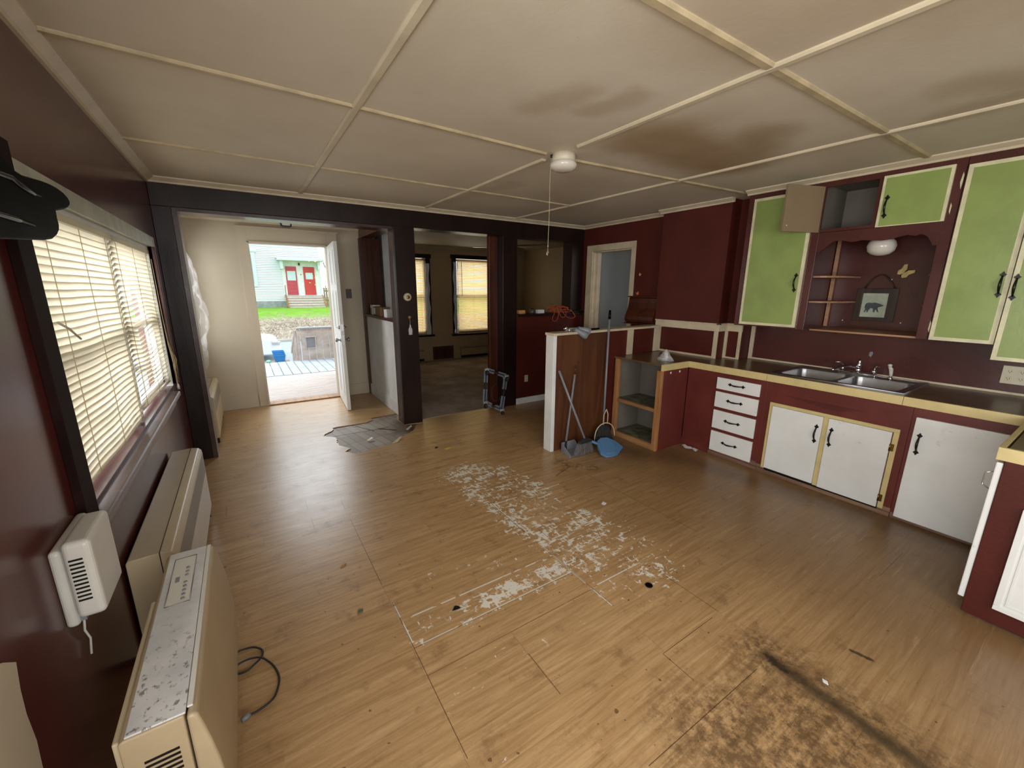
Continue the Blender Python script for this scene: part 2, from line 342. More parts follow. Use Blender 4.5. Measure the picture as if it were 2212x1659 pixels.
# ---------------------------------------------------------------- mesh helpers
class MB:
    """collects shapes into one mesh; every shape may name its own material slot"""
    def __init__(s): s.bm = bmesh.new()
    def _add(s, vs, fs, mi=0):
        v = [s.bm.verts.new(p) for p in vs]; out = []
        for f in fs:
            try: q = s.bm.faces.new([v[i] for i in f]); q.material_index = mi; out.append(q)
            except ValueError: pass
        return v, out
    def box(s, x0, x1, y0, y1, z0, z1, mi=0):
        x0, x1 = min(x0, x1), max(x0, x1); y0, y1 = min(y0, y1), max(y0, y1); z0, z1 = min(z0, z1), max(z0, z1)
        vs = [(x, y, z) for z in (z0, z1) for y in (y0, y1) for x in (x0, x1)]
        s._add(vs, [(0, 2, 3, 1), (4, 5, 7, 6), (0, 1, 5, 4), (2, 6, 7, 3), (0, 4, 6, 2), (1, 3, 7, 5)], mi); return s
    def prism(s, pts, axis, a, b, mi=0):
        """extrude a 2D outline along an axis; pts are the other two coordinates in order"""
        def P(p, t):
            return {'x': (t, p[0], p[1]), 'y': (p[0], t, p[1]), 'z': (p[0], p[1], t)}[axis]
        n = len(pts); vs = [P(p, a) for p in pts]+[P(p, b) for p in pts]
        fs = [tuple(range(n)), tuple(range(2*n-1, n-1, -1))]+[(i, n+i, n+(i+1) % n, (i+1) % n) for i in range(n)]
        _, f = s._add(vs, fs, mi); s.norm(); return s
    def norm(s): bmesh.ops.recalc_face_normals(s.bm, faces=s.bm.faces[:])
    def tube(s, pts, r, seg=8, mi=0, cap=True, closed=False):
        pts = [Vector(p) for p in pts]; n = len(pts); rings = []
        R = r if isinstance(r, (list, tuple)) else [r]*n
        up = Vector((0, 0, 1)); prev = None
        for i, p in enumerate(pts):
            if closed: d = pts[(i+1) % n]-pts[i-1]
            else: d = pts[min(i+1, n-1)]-pts[max(i-1, 0)]
            d.normalize()
            if prev is None:
                a = d.cross(up)
                if a.length < 1e-3: a = d.cross(Vector((1, 0, 0)))
            else: a = prev-d*prev.dot(d)
            a.normalize(); prev = a; b = d.cross(a)
            rings.append([s.bm.verts.new(p+(a*math.cos(q)+b*math.sin(q))*R[i]) for q in [2*PI*k/seg for k in range(seg)]])
        m = n if closed else n-1
        for i in range(m):
            A, B = rings[i], rings[(i+1) % n]
            for k in range(seg):
                f = s.bm.faces.new((A[k], A[(k+1) % seg], B[(k+1) % seg], B[k])); f.material_index = mi; f.smooth = True
        if cap and not closed:
            for q in (rings[0][::-1], rings[-1]):
                f = s.bm.faces.new(q); f.material_index = mi
        return s
    def lathe(s, prof, c=(0, 0, 0), axis='z', seg=24, mi=0, smooth=True):
        """prof: list of (radius, height)"""
        rings = []
        def P(r, h, q):
            a, b = r*math.cos(q), r*math.sin(q)
            v = {'z': (a, b, h), 'x': (h, a, b), 'y': (b, h, a)}[axis]
            return Vector(c)+Vector(v)
        for r, h in prof:
            if r < 1e-6: rings.append([s.bm.verts.new(P(0, h, 0))])
            else: rings.append([s.bm.verts.new(P(r, h, 2*PI*k/seg)) for k in range(seg)])
        for i in range(len(rings)-1):
            A, B = rings[i], rings[i+1]
            for k in range(seg):
                k2 = (k+1) % seg
                vs = [A[k % len(A)], A[k2 % len(A)], B[k2 % len(B)], B[k % len(B)]]
                u = []
                for q in vs:
                    if q not in u: u.append(q)
                if len(u) > 2:
                    try: f = s.bm.faces.new(u); f.material_index = mi; f.smooth = smooth
                    except ValueError: pass
        for rg in (rings[0], rings[-1]):
            if len(rg) > 2:
                try: f = s.bm.faces.new(rg); f.material_index = mi
                except ValueError: pass
        s.norm(); return s
    def xf(s, m): bmesh.ops.transform(s.bm, matrix=m, verts=s.bm.verts[:]); return s

ORGN = {}
def link(name, mb, mats, parent=None, bev=0, seg=2, smooth=False, origin=None):
    me = bpy.data.meshes.new(name); bm = mb.bm
    off = ORGN.get(parent.name) if parent else (Vector(origin) if origin else None)
    if off is None:
        if bm.verts:
            lo = Vector([min(v.co[i] for v in bm.verts) for i in range(3)]); hi = Vector([max(v.co[i] for v in bm.verts) for i in range(3)])
            off = Vector(((lo.x+hi.x)/2, (lo.y+hi.y)/2, lo.z))
        else: off = Vector()
    bmesh.ops.translate(bm, vec=-off, verts=bm.verts[:])
    if smooth:
        for f in bm.faces: f.smooth = True
    bm.to_mesh(me); bm.free()
    o = bpy.data.objects.new(name, me); COL.objects.link(o)
    for m in (mats if isinstance(mats, (list, tuple)) else [mats]): me.materials.append(m)
    ORGN[o.name] = off
    if parent: o.parent = parent
    else: o.location = off
    if bev:
        b = o.modifiers.new('edge', 'BEVEL'); b.width = bev; b.segments = seg; b.limit_method = 'ANGLE'; b.angle_limit = math.radians(35)
    if smooth and bev:
        w = o.modifiers.new('shade', 'WEIGHTED_NORMAL'); w.keep_sharp = False
    return o
def thing(name, label, cat, loc, group=None):
    o = bpy.data.objects.new(name, None); COL.objects.link(o); o.location = loc; o.empty_display_size = .05
    ORGN[o.name] = Vector(loc); o['label'] = label; o['category'] = cat
    if group: o['group'] = group
    return o
def tag(o, label, cat, group=None, kind=None):
    o['label'] = label; o['category'] = cat
    if group: o['group'] = group
    if kind: o['kind'] = kind
    return o
def struct(name, mb, mats, label, cat, parent=None, bev=0):
    o = link(name, mb, mats, parent, bev)
    if not parent: tag(o, label, cat, kind='structure')
    return o
def lab(o, t): o['label'] = t; return o
def rotz(c, deg): return Matrix.Translation(Vector(c)) @ Matrix.Rotation(math.radians(deg), 4, 'Z') @ Matrix.Translation(-Vector(c))
def copy_tree(root, loc, label=None):
    r = root.copy(); COL.objects.link(r); r.location = loc; ORGN[r.name] = Vector(loc)
    if label: r['label'] = label
    for ch in root.children:
        c = ch.copy(); COL.objects.link(c); c.parent = r
        for g in ch.children:
            d = g.copy(); COL.objects.link(d); d.parent = c
    return r
H = 2.337

# ================================================================ SETTING
# floor: a thin sheet with a torn hole beside the dark post
HOLE = [(1.052,4.452),(1.09,4.512),(1.165,4.574),(1.185,4.674),(1.381,4.68),(1.548,4.674),(1.622,4.717),(1.646,4.807),(1.836,4.825),(1.942,4.816),
 (1.89,4.60),(1.90,4.36),(2.099,4.317),(2.014,4.297),(1.924,4.142),(1.837,4.065),(1.702,3.963),(1.676,3.901),(1.577,3.849),(1.406,3.83),(1.303,3.792),
 (1.23,3.772),(1.16,3.891),(1.214,3.943),(1.148,4.101),(1.14,4.18),(1.153,4.249),(1.159,4.344),(1.095,4.405)]
cu = bpy.data.curves.new('sheet', 'CURVE'); cu.dimensions = '2D'; cu.fill_mode = 'BOTH'; cu.extrude = .003
def spl(pts):
    s_ = cu.splines.new('POLY'); s_.points.add(len(pts)-1); s_.use_cyclic_u = True
    for p, q in zip(s_.points, pts): p.co = (q[0], q[1], 0, 1)
spl([(-.01, -2.2), (4.9, -2.2), (4.9, 3.0), (6.1, 3.0), (6.1, 4.40), (3.3, 4.42), (2.7, 4.44), (2.3, 4.46), (2.06, 4.52), (2.0, 6.15), (-.01, 6.15)])
jag = []
for i, p in enumerate(HOLE):
    q = HOLE[(i+1) % len(HOLE)]
    for k in range(4):
        t_ = k/4; jag.append((p[0]+(q[0]-p[0])*t_+random.uniform(-.008, .008), p[1]+(q[1]-p[1])*t_+random.uniform(-.008, .008)))
spl(jag)
tmp = bpy.data.objects.new('tmp', cu); COL.objects.link(tmp)
dg = bpy.context.evaluated_depsgraph_get(); me = bpy.data.meshes.new_from_object(tmp.evaluated_get(dg)); bpy.data.objects.remove(tmp)
fl = bpy.data.objects.new('floor', me); COL.objects.link(fl); fl.location = (0, 0, -.003)
me.materials.clear(); me.materials.append(FLOOR); tag(fl, 'worn tan wood-look plank floor of the kitchen and entry', 'floor', kind='structure')
for p in me.polygons: p.material_index = 0
struct('floor_underlay', MB().box(-.01, 6.2, -2.2, 6.15, -.06, -.010), SUBF, 'grey parquet under-floor showing through the torn patch by the post', 'floor')
struct('floor_living', MB().box(2.0, 6.3, 4.44, 8.2, -.05, .004), CARPET, 'dirty grey-brown carpet of the living room', 'floor')
# torn vinyl flaps around the hole
for i, (a, lb) in enumerate([([(1.95, 4.30), (1.93, 4.22), (1.86, 4.13), (1.84, 4.15), (1.90, 4.24)], 'curled tan vinyl strip at the torn floor edge, next to the dark post'),
                             ([(1.60, 3.86), (1.70, 3.95), (1.73, 3.95), (1.66, 3.87)], 'short curled vinyl strip on the room side of the torn patch'),
                             ([(1.40, 4.07), (1.46, 4.10), (1.47, 4.07), (1.42, 4.05)], 'small pale vinyl scrap lying on the exposed grey under-floor')]):
    m = MB(); n = len(a)
    m._add([(p[0], p[1], .001+.014*math.sin(PI*k/(n-1))) for k, p in enumerate(a)]+[(p[0], p[1], .006+.018*math.sin(PI*k/(n-1))) for k, p in enumerate(a)],
           [tuple(range(n)), tuple(range(2*n-1, n-1, -1))]+[(k, n+k, n+(k+1) % n, (k+1) % n) for k in range(n)])
    m.norm(); tag(link('vinyl_scrap', m, CREAMTRIM), lb, 'vinyl scrap')

# ceilings and walls
struct('ceiling', MB().box(-.15, 4.9, -2.2, 4.60, H, H+.08), CEIL, 'cream panelled kitchen ceiling with brown water stains', 'ceiling')
struct('ceiling_entry', MB().box(-.15, 2.1, 4.60, 6.2, H, H+.08), CROWN, 'cream ceiling of the entry', 'ceiling')
struct('ceiling_living', MB().box(2.1, 6.3, 4.60, 8.3, H+.01, H+.08), LIVC, 'tan ceiling of the living room', 'ceiling')
m = MB(); wy0, wy1, wz0, wz1 = 1.86, 3.92, .79, 1.79
m.box(-.14, 0, -2.2, -1.3, 0, H).box(-.14, 0, .6, wy0, 0, H).box(-.14, 0, -1.3, .6, 0, .85).box(-.14, 0, -1.3, .6, 1.95, H).box(-.14, 0, wy1, 4.585, 0, H).box(-.14, 0, wy0, wy1, 0, wz0).box(-.14, 0, wy0, wy1, wz1, H)  # the opening nearest the camera is added for the left fill light
struct('wall_left', m, LWALL, 'glossy dark maroon wall with the wide window', 'wall')
m = MB().box(-.14, 0, 4.585, 4.95, 0, H).box(-.14, 0, 5.85, 6.2, 0, H).box(-.14, 0, 4.95, 5.85, 0, .9).box(-.14, 0, 4.95, 5.85, 2.0, H)
struct('wall_left_entry', m, ENTRY, 'off-white side wall of the entry', 'wall')
m = MB().box(0, .645, 6.08, 6.2, 0, H).box(1.531, 2.16, 6.08, 6.2, 0, H).box(.645, 1.531, 6.08, 6.2, 2.05, H)
struct('wall_entry', m, ENTRY, 'off-white entry wall around the open front door', 'wall')
struct('wall_right', MB().box(4.74, 4.86, -2.2, 2.3, 0, H), MAROON, 'glossy maroon wall behind the sink counter', 'wall')
m = MB().box(4.52, 4.64, 2.9, 3.519, 0, H).box(4.52, 4.64, 4.20, 4.372, 0, H).box(4.52, 4.64, 3.519, 4.20, 2.0, H)
struct('wall_right_rear', m, RED, 'dark red wall with the cream-trimmed doorway', 'wall')
m = MB().box(4.40, 4.74, 2.27, 3.02, .80, H).box(4.55, 4.74, 2.12, 2.27, .80, H).box(4.42, 4.74, 2.3, 3.0, 0, .80)
struct('wall_chimney', m, RED, 'dark red boxed-in chimney standing forward of the wall', 'wall')
m = MB().box(-.14, .2, -2.2, -2.08, 0, H).box(2.2, 4.86, -2.2, -2.08, 0, H).box(.2, 2.2, -2.2, -2.08, 0, .90).box(.2, 2.2, -2.2, -2.08, 2.15, H)  # unseen opening added for the rear fill light
struct('wall_rear', m, MAROON, 'maroon wall behind the viewer with an opening added for fill light', 'wall')
struct('wall_side_room', MB().box(6.0, 6.1, 2.0, 4.5, 0, H).box(4.64, 6.1, 4.372, 4.42, 0, H).box(4.86, 6.1, 2.0, 2.05, 0, H), BLUEW, 'blue-grey wall of the room beyond the doorway', 'wall')
struct('ceiling_side_room', MB().box(4.64, 6.1, 2.0, 4.5, H-.02, H+.05), CROWN, 'ceiling of the side room', 'ceiling')
# living room shell
def wall_holes(y0, y1, x0, x1, z1, holes):
    m = MB(); xs = x0
    for a, b, c, d in holes:
        m.box(xs, a, y0, y1, 0, z1).box(a, b, y0, y1, 0, c).box(a, b, y0, y1, d, z1); xs = b
    m.box(xs, x1, y0, y1, 0, z1); return m
struct('wall_living_far', wall_holes(8.15, 8.3, 2.0, 6.3, H+.05, [(2.93, 3.70, .60, 2.12), (4.38, 5.26, .60, 2.13)]), LIVW, 'tan far wall of the living room with two windows', 'wall')
struct('wall_living_right', MB().box(6.12, 6.25, 4.3, 8.3, 0, H+.05).box(4.52, 6.2, 4.44, 4.52, 0, H+.05), LIVW, 'tan right wall of the living room', 'wall')
struct('wall_living_left', MB().box(2.06, 2.16, 6.2, 8.3, 0, H+.05), LIVW, 'tan wall beside the porch, living room side', 'wall')

# --- partition between kitchen and the rooms beyond
struct('trim_1', MB().box(0, 4.52, 4.372, 4.585, 2.13, H), DARK, 'near-black header beam across the whole room', 'beam', bev=.003)
struct('trim_2', MB().box(0, .125, 4.372, 4.50, 0, 2.13), DARK, 'near-black narrow upright at the window wall', 'post', bev=.003)
struct('trim_3', MB().box(1.891, 2.109, 4.355, 4.40, 0, 2.13).box(1.891, 2.109, 4.40, 4.56, 0, 2.13, 1), [DARK, GREYJ], 'wide dark brown post with the round thermostat', 'post', bev=.003)
struct('trim_4', MB().box(3.217, 3.424, 4.372, 4.56, 0, 2.13), DARK, 'near-black post right of the living room opening', 'post', bev=.003)
struct('trim_5', MB().box(4.31, 4.52, 4.372, 4.56, 1.2, 2.13), DARK, 'near-black post in the far corner above the red half wall', 'post', bev=.003)
struct('trim_6', MB().box(3.10, 3.217, 4.50, 4.56, 0, 2.13), BROWNW, 'brown inner jamb of the living room opening', 'post', bev=.002)
struct('wall_half_red', MB().box(3.424, 4.52, 4.39, 4.56, 0, 1.17), RED, 'dark red half wall below the far opening', 'wall')
struct('trim_7', MB().box(3.40, 4.50, 4.33, 4.62, 1.165, 1.197), DARK, 'dark ledge on top of the red half wall', 'ledge', bev=.004)
struct('baseboard_partition', MB().box(3.424, 4.50, 4.374, 4.39, 0, .08), WHITEP, 'white baseboard below the red half wall', 'baseboard', bev=.002)
struct('trim_8', MB().box(.125, .16, 4.372, 4.55, 0, 2.10).box(.125, 1.89, 4.38, 4.58, 2.10, 2.128), GREYJ, 'worn grey lining inside the entry opening', 'jamb')
# divider between entry and living room
struct('wall_divider', MB().box(1.965, 2.06, 4.585, 6.08, 0, 1.13), WHITEP, 'white half wall between entry and living room', 'wall')
struct('trim_9', MB().box(1.93, 2.09, 4.56, 6.06, 1.13, 1.162), BROWNW, 'brown wooden ledge on the white half wall', 'ledge', bev=.003)
struct('baseboard_divider', MB().box(1.948, 1.965, 4.585, 6.06, 0, .15), WHITEP, 'white baseboard along the entry half wall', 'baseboard', bev=.002)
struct('trim_10', MB().box(1.95, 2.10, 4.585, 6.08, 2.17, H).box(1.95, 2.20, 5.97, 6.079, 1.162, 2.17).box(1.935, 1.965, 6.0, 6.079, 0, 2.17), BROWNW, 'brown wooden frame over the entry half wall', 'frame', bev=.002)
struct('baseboard_entry', MB().box(.0, .54, 6.062, 6.08, 0, .165).box(1.664, 1.95, 6.062, 6.08, 0, .155), ENTRY, 'wide off-white baseboard of the entry wall', 'baseboard', bev=.002)
m = MB().box(.55, .645, 6.055, 6.08, 0, 2.205).box(1.531, 1.66, 6.055, 6.08, 0, 2.205).box(.645, 1.531, 6.055, 6.08, 2.05, 2.205)
m.box(.640, .66, 6.03, 6.2, 0, 2.05).box(1.52, 1.54, 6.06, 6.2, 0, 2.05).box(.64, 1.53, 6.03, 6.2, 2.035, 2.055).box(.53, 1.68, 6.04, 6.08, 2.20, 2.225)
struct('trim_11', m, ENTRY, 'wide off-white casing around the front door', 'door casing', bev=.002)
struct('trim_12', MB().box(.65, 1.53, 6.02, 6.22, 0, .018), PINEX, 'low wooden threshold of the front door', 'threshold', bev=.003)
struct('trim_13', MB().prism([(6.08, H), (6.08, 2.265), (6.065, 2.265), (6.01, H)], 'x', 0, 1.95), CROWN, 'crown moulding of the entry', 'crown moulding')
# doorway on the right
m = MB().box(4.50, 4.52, 3.461, 3.519, 0, 2.0).box(4.50, 4.52, 4.18, 4.286, 0, 2.0).box(4.50, 4.52, 3.461, 4.286, 2.0, 2.078)
m.box(4.521, 4.66, 4.17, 4.199, 0, 1.985).box(4.521, 4.66, 3.520, 3.53, 0, 1.985).box(4.521, 4.66, 3.520, 4.199, 1.985, 1.999).box(4.57, 4.60, 4.14, 4.17, 0, 1.985)
struct('trim_14', m, CREAMTRIM, 'cream casing of the doorway on the red wall', 'door casing', bev=.003)
# crown mouldings
def crown(axis, a, b, wall, sgn, zb, w=.055):
    p = [(wall, H), (wall, zb), (wall+sgn*.014, zb), (wall+sgn*.02, zb+.012), (wall+sgn*w, H-.008), (wall+sgn*w, H)]
    m = MB()
    if axis == 'y': m.prism(p, 'y', a, b)
    else: m.prism(p, 'x', a, b)
    return m
struct('trim_15', crown('y', -2.08, 4.372, 0.0, 1, 2.296), CROWN, 'crown moulding along the window wall', 'crown moulding')
struct('trim_16', crown('x', 0, 4.52, 4.372, -1, 2.297), CROWN, 'crown moulding along the dark header beam', 'crown moulding')
struct('trim_17', crown('y', 3.02, 4.372, 4.52, -1, 2.297), CROWN, 'crown moulding above the doorway wall', 'crown moulding')
struct('trim_18', crown('y', 2.25, 3.05, 4.40, -1, 2.299), CROWN, 'crown moulding on the red chimney box', 'crown moulding')
struct('trim_19', crown('y', -2.08, 2.06, 4.262, -1, 2.299).box(4.262, 4.5, 2.045, 2.06, 2.30, H), CROWN, 'crown moulding above the wall cupboards', 'crown moulding')
# ceiling battens, one object each
bt = 20
def batten(pts, w, lb):
    dz = .002 if abs(pts[0][1]-pts[1][1]) < .5 else 0
    global bt
    (x0, y0), (x1, y1) = pts; d = Vector((x1-x0, y1-y0)); L = d.length; d.normalize(); n = Vector((-d.y, d.x))
    m = MB(); hw = w/2
    a = [(-hw, H), (-hw, H-.006+dz), (-hw*.6, H-.013+dz), (hw*.6, H-.013+dz), (hw, H-.006+dz), (hw, H)]
    vs = []
    for (px, py) in pts: vs += [(px+n.x*o, py+n.y*o, z) for o, z in a]
    k = len(a); m._add(vs, [tuple(range(k)), tuple(range(2*k-1, k-1, -1))]+[(i, k+i, k+(i+1) % k, (i+1) % k) for i in range(k)]); m.norm()
    struct('trim_%d' % bt, m, CROWN, lb, 'batten'); bt += 1
batten([(1.062, -2.0), (1.06, 4.31)], .042, 'ceiling batten running to the header beam, closest to the window wall')
batten([(2.31, -2.0), (2.287, 2.02)], .042, 'ceiling batten running to the round ceiling light from the near side')
batten([(2.263, 2.33), (2.234, 4.31)], .036, 'short ceiling batten between the round ceiling light and the header beam')
batten([(3.58, -2.0), (3.373, 4.31)], .036, 'ceiling batten running to the header beam, closest to the cupboards')
CROWN = paint('grimy_shaded_batten_cream', lin(184, 168, 136), .5, .12, 10, .06, dirt=lin(130, 108, 76), dirtamt=.6)  # cross battens: darker cream carries both their grime and their shaded side
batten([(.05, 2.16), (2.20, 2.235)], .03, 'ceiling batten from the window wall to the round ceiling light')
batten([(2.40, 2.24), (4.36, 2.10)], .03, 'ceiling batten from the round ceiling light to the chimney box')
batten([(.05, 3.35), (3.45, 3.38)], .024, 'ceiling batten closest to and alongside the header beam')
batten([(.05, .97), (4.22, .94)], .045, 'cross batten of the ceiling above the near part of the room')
CROWN = bpy.data.materials['crown_cream']
# left window: casing, sill, sashes
m = MB().box(0, .022, 1.685, 1.79, .0 + .70, 1.90)
struct('trim_30', m, paint('dull_dark_reflection_casing', lin(34, 18, 16), .6, .2, 5, .05, spec=.06), 'near upright casing board of the wide window, dark reflection in its paint', 'window casing', bev=.002)  # dark reflection at the grazing angle is put into this board's colour
struct('trim_31', MB().box(0, .022, 1.79, 4.06, 1.785, 1.86), paint('worn_glare_casing', lin(176, 180, 166), .4, .12, 12, .06, dirt=lin(110, 115, 100), dirtamt=.5), 'head casing over the wide window, glare in its whitish paint', 'window casing', bev=.002)  # glare on the head board is put into its pale colour
struct('trim_32', MB().box(0, .022, 3.90, 4.06, .80, 1.785).box(0, .036, 3.90, 3.93, .80, 1.785), LWALL, 'maroon far upright casing of the wide window', 'window casing', bev=.004)
w1 = tag(link('window_1', MB().box(-.10, -.0, 1.79, 1.865, .79, 1.79).box(-.10, 0, 3.885, 3.92, .79, 1.79).box(-.10, 0, 1.86, 3.92, 1.76, 1.79), WHITEP), 'wide window of the maroon wall behind two ivory blinds', 'window', kind='structure')
m = MB()
for a, b in ((1.865, 2.84), (2.90, 3.885)):
    for z0, z1, xo in ((.82, 1.30, -.075), (1.27, 1.76, -.10)):
        m.box(xo, xo+.03, a, a+.04, z0, z1).box(xo, xo+.03, b-.04, b, z0, z1).box(xo, xo+.03, a, b, z0, z0+.04).box(xo, xo+.03, a, b, z1-.04, z1)
m.box(-.10, -.02, 2.84, 2.90, .80, 1.76)
link('window_frame', m, WHITEP, w1, .002)
link('window_pane', MB().box(-.064, -.06, 1.90, 2.81, .85, 1.28).box(-.064, -.06, 2.93, 3.85, .85, 1.28).box(-.09, -.086, 1.90, 2.81, 1.3, 1.73).box(-.09, -.086, 2.93, 3.85, 1.3, 1.73), PANE, w1)
m = MB().prism([(-.13, .775), (.045, .775), (.052, .768), (.052, .745), (.04, .738), (-.13, .738)], 'y', 1.74, 3.74).box(0, .02, 1.76, 3.72, .68, .738)
link('window_sill', m, paint('purple_grey_sill', lin(112, 92, 94), .38, .1, 6, .05, dirt=lin(190, 180, 180), dirtamt=.3), w1, .003)
# wall patch low on the near left wall
m = MB(); pp = [(1.19, .72), (1.172, .66), (1.166, .60), (1.175, .52), (1.165, .45), (1.16, .30), (.7, .3), (.7, .80), (1.1, .79), (1.15, .755)]
m.prism([(p[0]+random.uniform(-.004, .004), p[1]) for p in pp], 'x', .0005, .003)
tag(link('paint_patch', m, ENTRY), 'bare cream patch with a ragged edge low on the maroon wall', 'paint patch')
# living room windows
def living_window(i, x0, x1, z0, z1, lb):
    w = tag(link('window_%d' % i, MB().box(x0-.10, x0, 8.12, 8.16, z0-.03, z1+.07).box(x1, x1+.10, 8.12, 8.16, z0-.03, z1+.07).box(x0-.12, x1+.12, 8.11, 8.16, z1, z1+.08).box(x0-.13, x1+.13, 8.06, 8.16, z0-.07, z0-.03), DARK, None, .003), lb, 'window', kind='structure')
    m = MB().box(x0, x0+.04, 8.2, 8.24, z0, z1).box(x1-.04, x1, 8.2, 8.24, z0, z1).box(x0, x1, 8.2, 8.24, z0, z0+.05).box(x0, x1, 8.2, 8.24, z1-.05, z1).box(x0, x1, 8.19, 8.25, (z0+z1)/2-.03, (z0+z1)/2+.03)
    link('window_frame', m, WHITEP, w); link('window_pane', MB().box(x0, x1, 8.22, 8.224, z0, z1), PANE, w)
living_window(2, 2.93, 3.70, .60, 2.10, 'dark-cased living room window half hidden by the wide brown post')
living_window(3, 4.38, 5.26, .58, 2.12, 'dark-cased living room window seen whole through the opening')

# half wall in the middle of the room (peninsula), slightly out of square
def yf(x): return 2.844+(x-2.80)*.0537
def hw(x0, x1, d0, d1, z0, z1, mi=0, m=None):
    m = m or MB(); m.prism([(x0, yf(x0)+d0), (x1, yf(x1)+d0), (x1, yf(x1)+d1), (x0, yf(x0)+d1)], 'z', z0, z1, mi); return m
struct('wall_peninsula', hw(2.84, 4.40, .012, .10, 0, 1.10), RED, 'low red half wall standing out into the room', 'wall')
struct('trim_33', hw(2.84, 3.53, 0, .012, 0, 1.10), PLY, 'bare stained plywood facing on the low half wall', 'panel')
struct('trim_34', hw(2.80, 2.84, -.004, .107, 0, 1.105), WHITEP, 'white end post of the low half wall', 'post', bev=.003)
struct('trim_35', hw(2.795, 4.40, -.012, .118, 1.105, 1.128), CREAMTRIM, 'cream cap board on the low half wall', 'ledge', bev=.003)
struct('trim_36', hw(3.835, 3.92, -.006, .012, .846, 1.105), CREAMTRIM, 'cream upright strip midway on the red half wall above the counter', 'strip', bev=.002)
struct('trim_37', hw(4.29, 4.40, -.006, .012, .846, 1.105), CREAMTRIM, 'cream upright strip where the half wall meets the chimney', 'strip', bev=.002)
# cream ledge strip around the chimney box
m = MB().box(4.375, 4.40, 2.27, 2.99, 1.117, 1.183).box(4.375, 4.55, 2.245, 2.27, 1.117, 1.183).box(4.525, 4.55, 2.105, 2.27, 1.117, 1.183).box(4.36, 4.40, 2.24, 2.99, 1.183, 1.195).box(4.36, 4.55, 2.24, 2.27, 1.183, 1.195).box(4.51, 4.55, 2.10, 2.27, 1.183, 1.195)
struct('trim_38', m, CREAMTRIM, 'cream ledge strip round the chimney box', 'ledge', bev=.002)
m = MB().box(4.388, 4.40, 2.258, 2.30, .846, 1.117).box(4.392, 4.40, 2.30, 2.93, .846, .866).box(4.53, 4.55, 2.245, 2.27, .846, 1.117).box(4.54, 4.55, 2.11, 2.14, .846, 1.117).box(4.54, 4.55, 2.14, 2.25, .846, .86).box(4.725, 4.74, 2.08, 2.115, .846, 1.205).box(4.728, 4.74, .18, 2.08, .846, .862)
struct('trim_39', m, CREAMTRIM, 'thin cream edging strips above the counter', 'edging', bev=.001)

# ================================================================ KITCHEN CUPBOARDS
def pull(x, y, z, parent, vert=True, L=.10, face=-1):
    """black iron pull with pointed ends on a face whose outside looks to -x"""
    m = MB(); pts = []; n = 9
    for k in range(n):
        t_ = k/(n-1); a = -L/2+L*t_; o = .026*math.sin(PI*t_)
        pts.append((x+face*(o+.004), y if vert else y+a, z+a if vert else z))
    m.tube(pts, [.004+.003*math.sin(PI*k/(n-1)) for k in range(n)], 8)
    for s_ in (-1, 1):
        c = s_*(L/2+.004)
        q = [(0, s_*.022), (.008, s_*.008), (.015, s_*.004), (.009, -s_*.004), (0, -s_*.014), (-.009, -s_*.004), (-.015, s_*.004), (-.008, s_*.008)]
        if vert: m.prism([(y+a, z+c+b) for a, b in q], 'x', x, x+face*.005)
        else: m.prism([(y+c+b, z+a) for a, b in q], 'x', x, x+face*.005)
    return lab(link('handle', m, BLK, parent), 'black iron pull handle')
def hinge(x, y, z, parent, L=.05):
    m = MB().box(x-.004, x, y-.018, y+.002, z-L/2, z+L/2); m.tube([(x-.005, y+.002, z-L/2), (x-.005, y+.002, z+L/2)], .005, 8)
    return link('hinge', m, BRASS, parent)
def green_door(parent, xf, y0, y1, z0, z1, hy, hz, m4=None):
    b = .022
    m = MB().box(xf, xf+.018, y0, y1, z0, z1, 0).box(xf-.0012, xf, y0+b, y1-b, z0+b, z1-b, 1)
    if m4 is not None: m.xf(m4)
    d = link('door', m, [BORDER, GREEN], parent, .002); pull(xf-.001, hy, hz, d); return d
XC = 4.262
# far tall wall cupboard
t = thing('wall_cupboard', 'single-door green wall cupboard beside the red chimney', 'cupboard', (4.5, 1.78, 1.2))
link('body', MB().box(XC, 4.74, 1.533, 2.045, 1.205, 2.30), MAROON, t, .002)
green_door(t, XC-.019, 1.541, 1.992, 1.219, 2.26, 1.584, 1.574)
# middle unit with niche
t = thing('wall_cupboard', 'middle wall cupboard with open niche, scalloped valance and one door hanging open', 'cupboard', (4.5, 1.15, 1.2))
m = MB().box(XC, XC+.02, 1.483, 1.533, 1.205, 2.30).box(XC, XC+.02, .760, .815, 1.205, 2.30).box(XC, XC+.02, .815, 1.483, 2.262, 2.30).box(XC, XC+.02, 1.145, 1.172, 1.965, 2.262)
m.box(XC+.02, 4.74, 1.52, 1.533, 1.205, 2.30).box(XC+.02, 4.74, .76, .79, 1.205, 2.30).box(XC+.02, 4.74, .79, 1.52, 1.94, 1.955).box(XC, XC+.02, .815, 1.483, 1.94, 1.966)
link('body', m, MAROON, t, .0015)
link('cupboard_lining', MB().box(4.70, 4.735, .79, 1.52, 1.956, 2.30).box(XC+.02, 4.70, 1.505, 1.52, 1.956, 2.30).box(XC+.02, 4.70, .79, 1.52, 1.956, 1.962).box(XC+.02, 4.7, .79, 1.52, 2.29, 2.30), GREYIN, t)
val = [(1.483, 1.80), (1.46, 1.80), (1.43, 1.825), (1.40, 1.858), (1.37, 1.874), (1.335, 1.876), (1.30, 1.866), (1.265, 1.856), (1.21, 1.866), (1.15, 1.858), (1.10, 1.853), (1.05, 1.858), (1.01, 1.87), (.97, 1.878), (.93, 1.868), (.90, 1.876), (.87, 1.86), (.85, 1.83), (.835, 1.80), (.815, 1.80), (.815, 1.945), (1.483, 1.945)]
